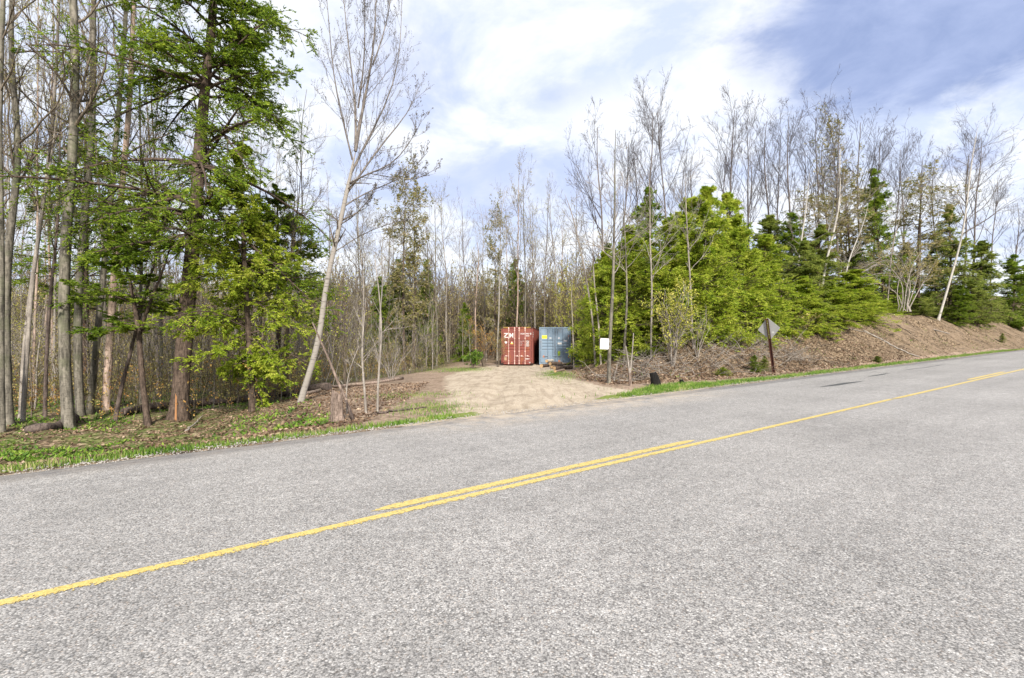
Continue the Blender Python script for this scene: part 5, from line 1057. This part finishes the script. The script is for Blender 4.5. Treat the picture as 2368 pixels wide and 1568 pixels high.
X, Y = wood_xy(900, 14, 45, -200, 950); thicket('undergrowth', 'thin canes with orange and yellow buds low in the left wood', X, Y, rs.uniform(.5, 1.8, len(X)), 'bud_orange', 'twig', 5, .055, 2)
X, Y = wood_xy(3400, 50, 100, -200, 1500, pw=.8); thicket('distant_wood', 'olive-brown mass of distant trees closing the view behind the wood', X, Y, rs.uniform(4, 11.5, len(X)), 'bud_olive', 'twig', 9, .19, 5, r=.013, n2=9)
X, Y = wood_xy(900, 50, 95, -200, 1500); thicket('distant_wood', 'grey-brown leafless part of the distant wood', X, Y, rs.uniform(5, 11, len(X)), 'tan_leaf', 'twig', 5, .17, 4, r=.018, n2=14)
X, Y = wood_xy(650, 18, 46, -200, 1130); thicket('undergrowth', 'pale bare canes and dead twigs standing in the left wood', X, Y, rs.uniform(1.5, 5.5, len(X)), 'bud_yellow', 'pale_twig', 1, .06, 5, r=.009, n2=12)
# brush tangle on the bank between the notice tree and the sign
n = 420; pxs = rs.uniform(1340, 1720, n); d_ = rs.rand(n); a = rs.uniform(12, 26, n); p = rs.uniform(10.6, 14.5, n); X, Y = xy(a, p); d, _ = sdist(X, Y, TOE); k_ = d > .2; X, Y = X[k_], Y[k_]; n = len(X); Z = H(X, Y); az = rs.rand(n)*6.28; el = rs.uniform(-.1, .9, n); Ls = rs.uniform(.5, 1.9, n)
t = np.linspace(0, 1, 6)[None, :, None]; PP = np.stack([X, Y, Z+.02], -1)[:, None]+np.stack([np.cos(az)*np.cos(el), np.sin(az)*np.cos(el)-.3, np.sin(el)], -1)[:, None]*(Ls[:, None, None]*t)+rs.normal(size=(n, 6, 3))*.03; PR = rs.uniform(.006, .016, n)[:, None]*np.linspace(1, .4, 6)[None]
S = grow(PP, PR, 5, .1, 1, .4, .6, 0, .1, 4, .6, rs, rmin=.004); v, q_ = join([tubes(PP, PR, 4), tubes(*S, 3)]); stuff('brushwood', 'tangle of pale dead sticks on the bank right of the white notice', npmesh('brushwood', v, q_, M['pale_twig'], None, None, True))
n = 420; a = rs.uniform(18, 75, n); p = rs.uniform(9.8, 14.5, n); X, Y = xy(a, p); Z = H(X, Y)+.02; az = rs.rand(n)*6.28; Ls = rs.uniform(.2, 1.1, n); t = np.linspace(0, 1, 6)[None, :, None]
PX = X[:, None]+np.cos(az)[:, None]*Ls[:, None]*t[..., 0]+rs.normal(size=(n, 6))*.02; PY = Y[:, None]+np.sin(az)[:, None]*Ls[:, None]*t[..., 0]+rs.normal(size=(n, 6))*.02
PP = np.stack([PX, PY, H(PX, PY)+.02+rs.rand(n, 6)*.04], -1); v, q_ = tubes(PP, rs.uniform(.005, .016, n)[:, None]*np.linspace(1, .4, 6)[None], 4)
stuff('fallen_twigs', 'small dead twigs and roots scattered down the open slope', npmesh('fallen_twigs', v, q_, M['twig'], None, None, True))
xs = a = 9+60*rs.rand(2600); p = rs.uniform(9.4, 14.8, len(a)); x, y = xy(a, p); w = fbm(x*.6, y*.6, 3); k_ = w > .1; lobj('slope_weeds', 'sparse green weeds and dry grass on the slope', [blades(x[k_], y[k_], .12, .02, .9)], M['grass'])
# gravel and crumbs of tar along both pavement edges
n = 9000; a = -9+60*rs.rand(n)**1.5; p = PE+rs.normal(size=n)*.16+.12; x, y = xy(a, p); z = H(x, y)+.004; k_ = (p > PE-.35)
x, y, z = x[k_], y[k_], np.maximum(z[k_], SLOPE*a[k_]-.03); n = len(x); r = .006+.012*rs.rand(n)**2; az = rs.rand(n)*6.28
ring = np.stack([np.cos(az[:, None]+np.arange(4)*math.pi/2), np.sin(az[:, None]+np.arange(4)*math.pi/2)], -1)*rs.uniform(.7, 1.2, (n, 4, 1))
lowr = np.concatenate([ring*1.0, np.full((n, 4, 1), -.3)], -1); top = np.concatenate([ring*.55, np.full((n, 4, 1), .65)], -1)
V = (np.concatenate([lowr, top], 1)*r[:, None, None]+np.stack([x, y, z], -1)[:, None]).reshape(-1, 3); b8 = np.arange(n)[:, None, None]*8
Q = (b8+np.array([[0, 1, 5, 4], [1, 2, 6, 5], [2, 3, 7, 6], [3, 0, 4, 7], [4, 5, 6, 7]])[None]).reshape(-1, 4)
stuff('gravel', 'loose grey gravel and crumbs along the pavement edge', npmesh('gravel', V, Q, plain('gravel_stone', (0.24, 0.22, 0.2), .9, .2, .5, 3)))
proto_kill()
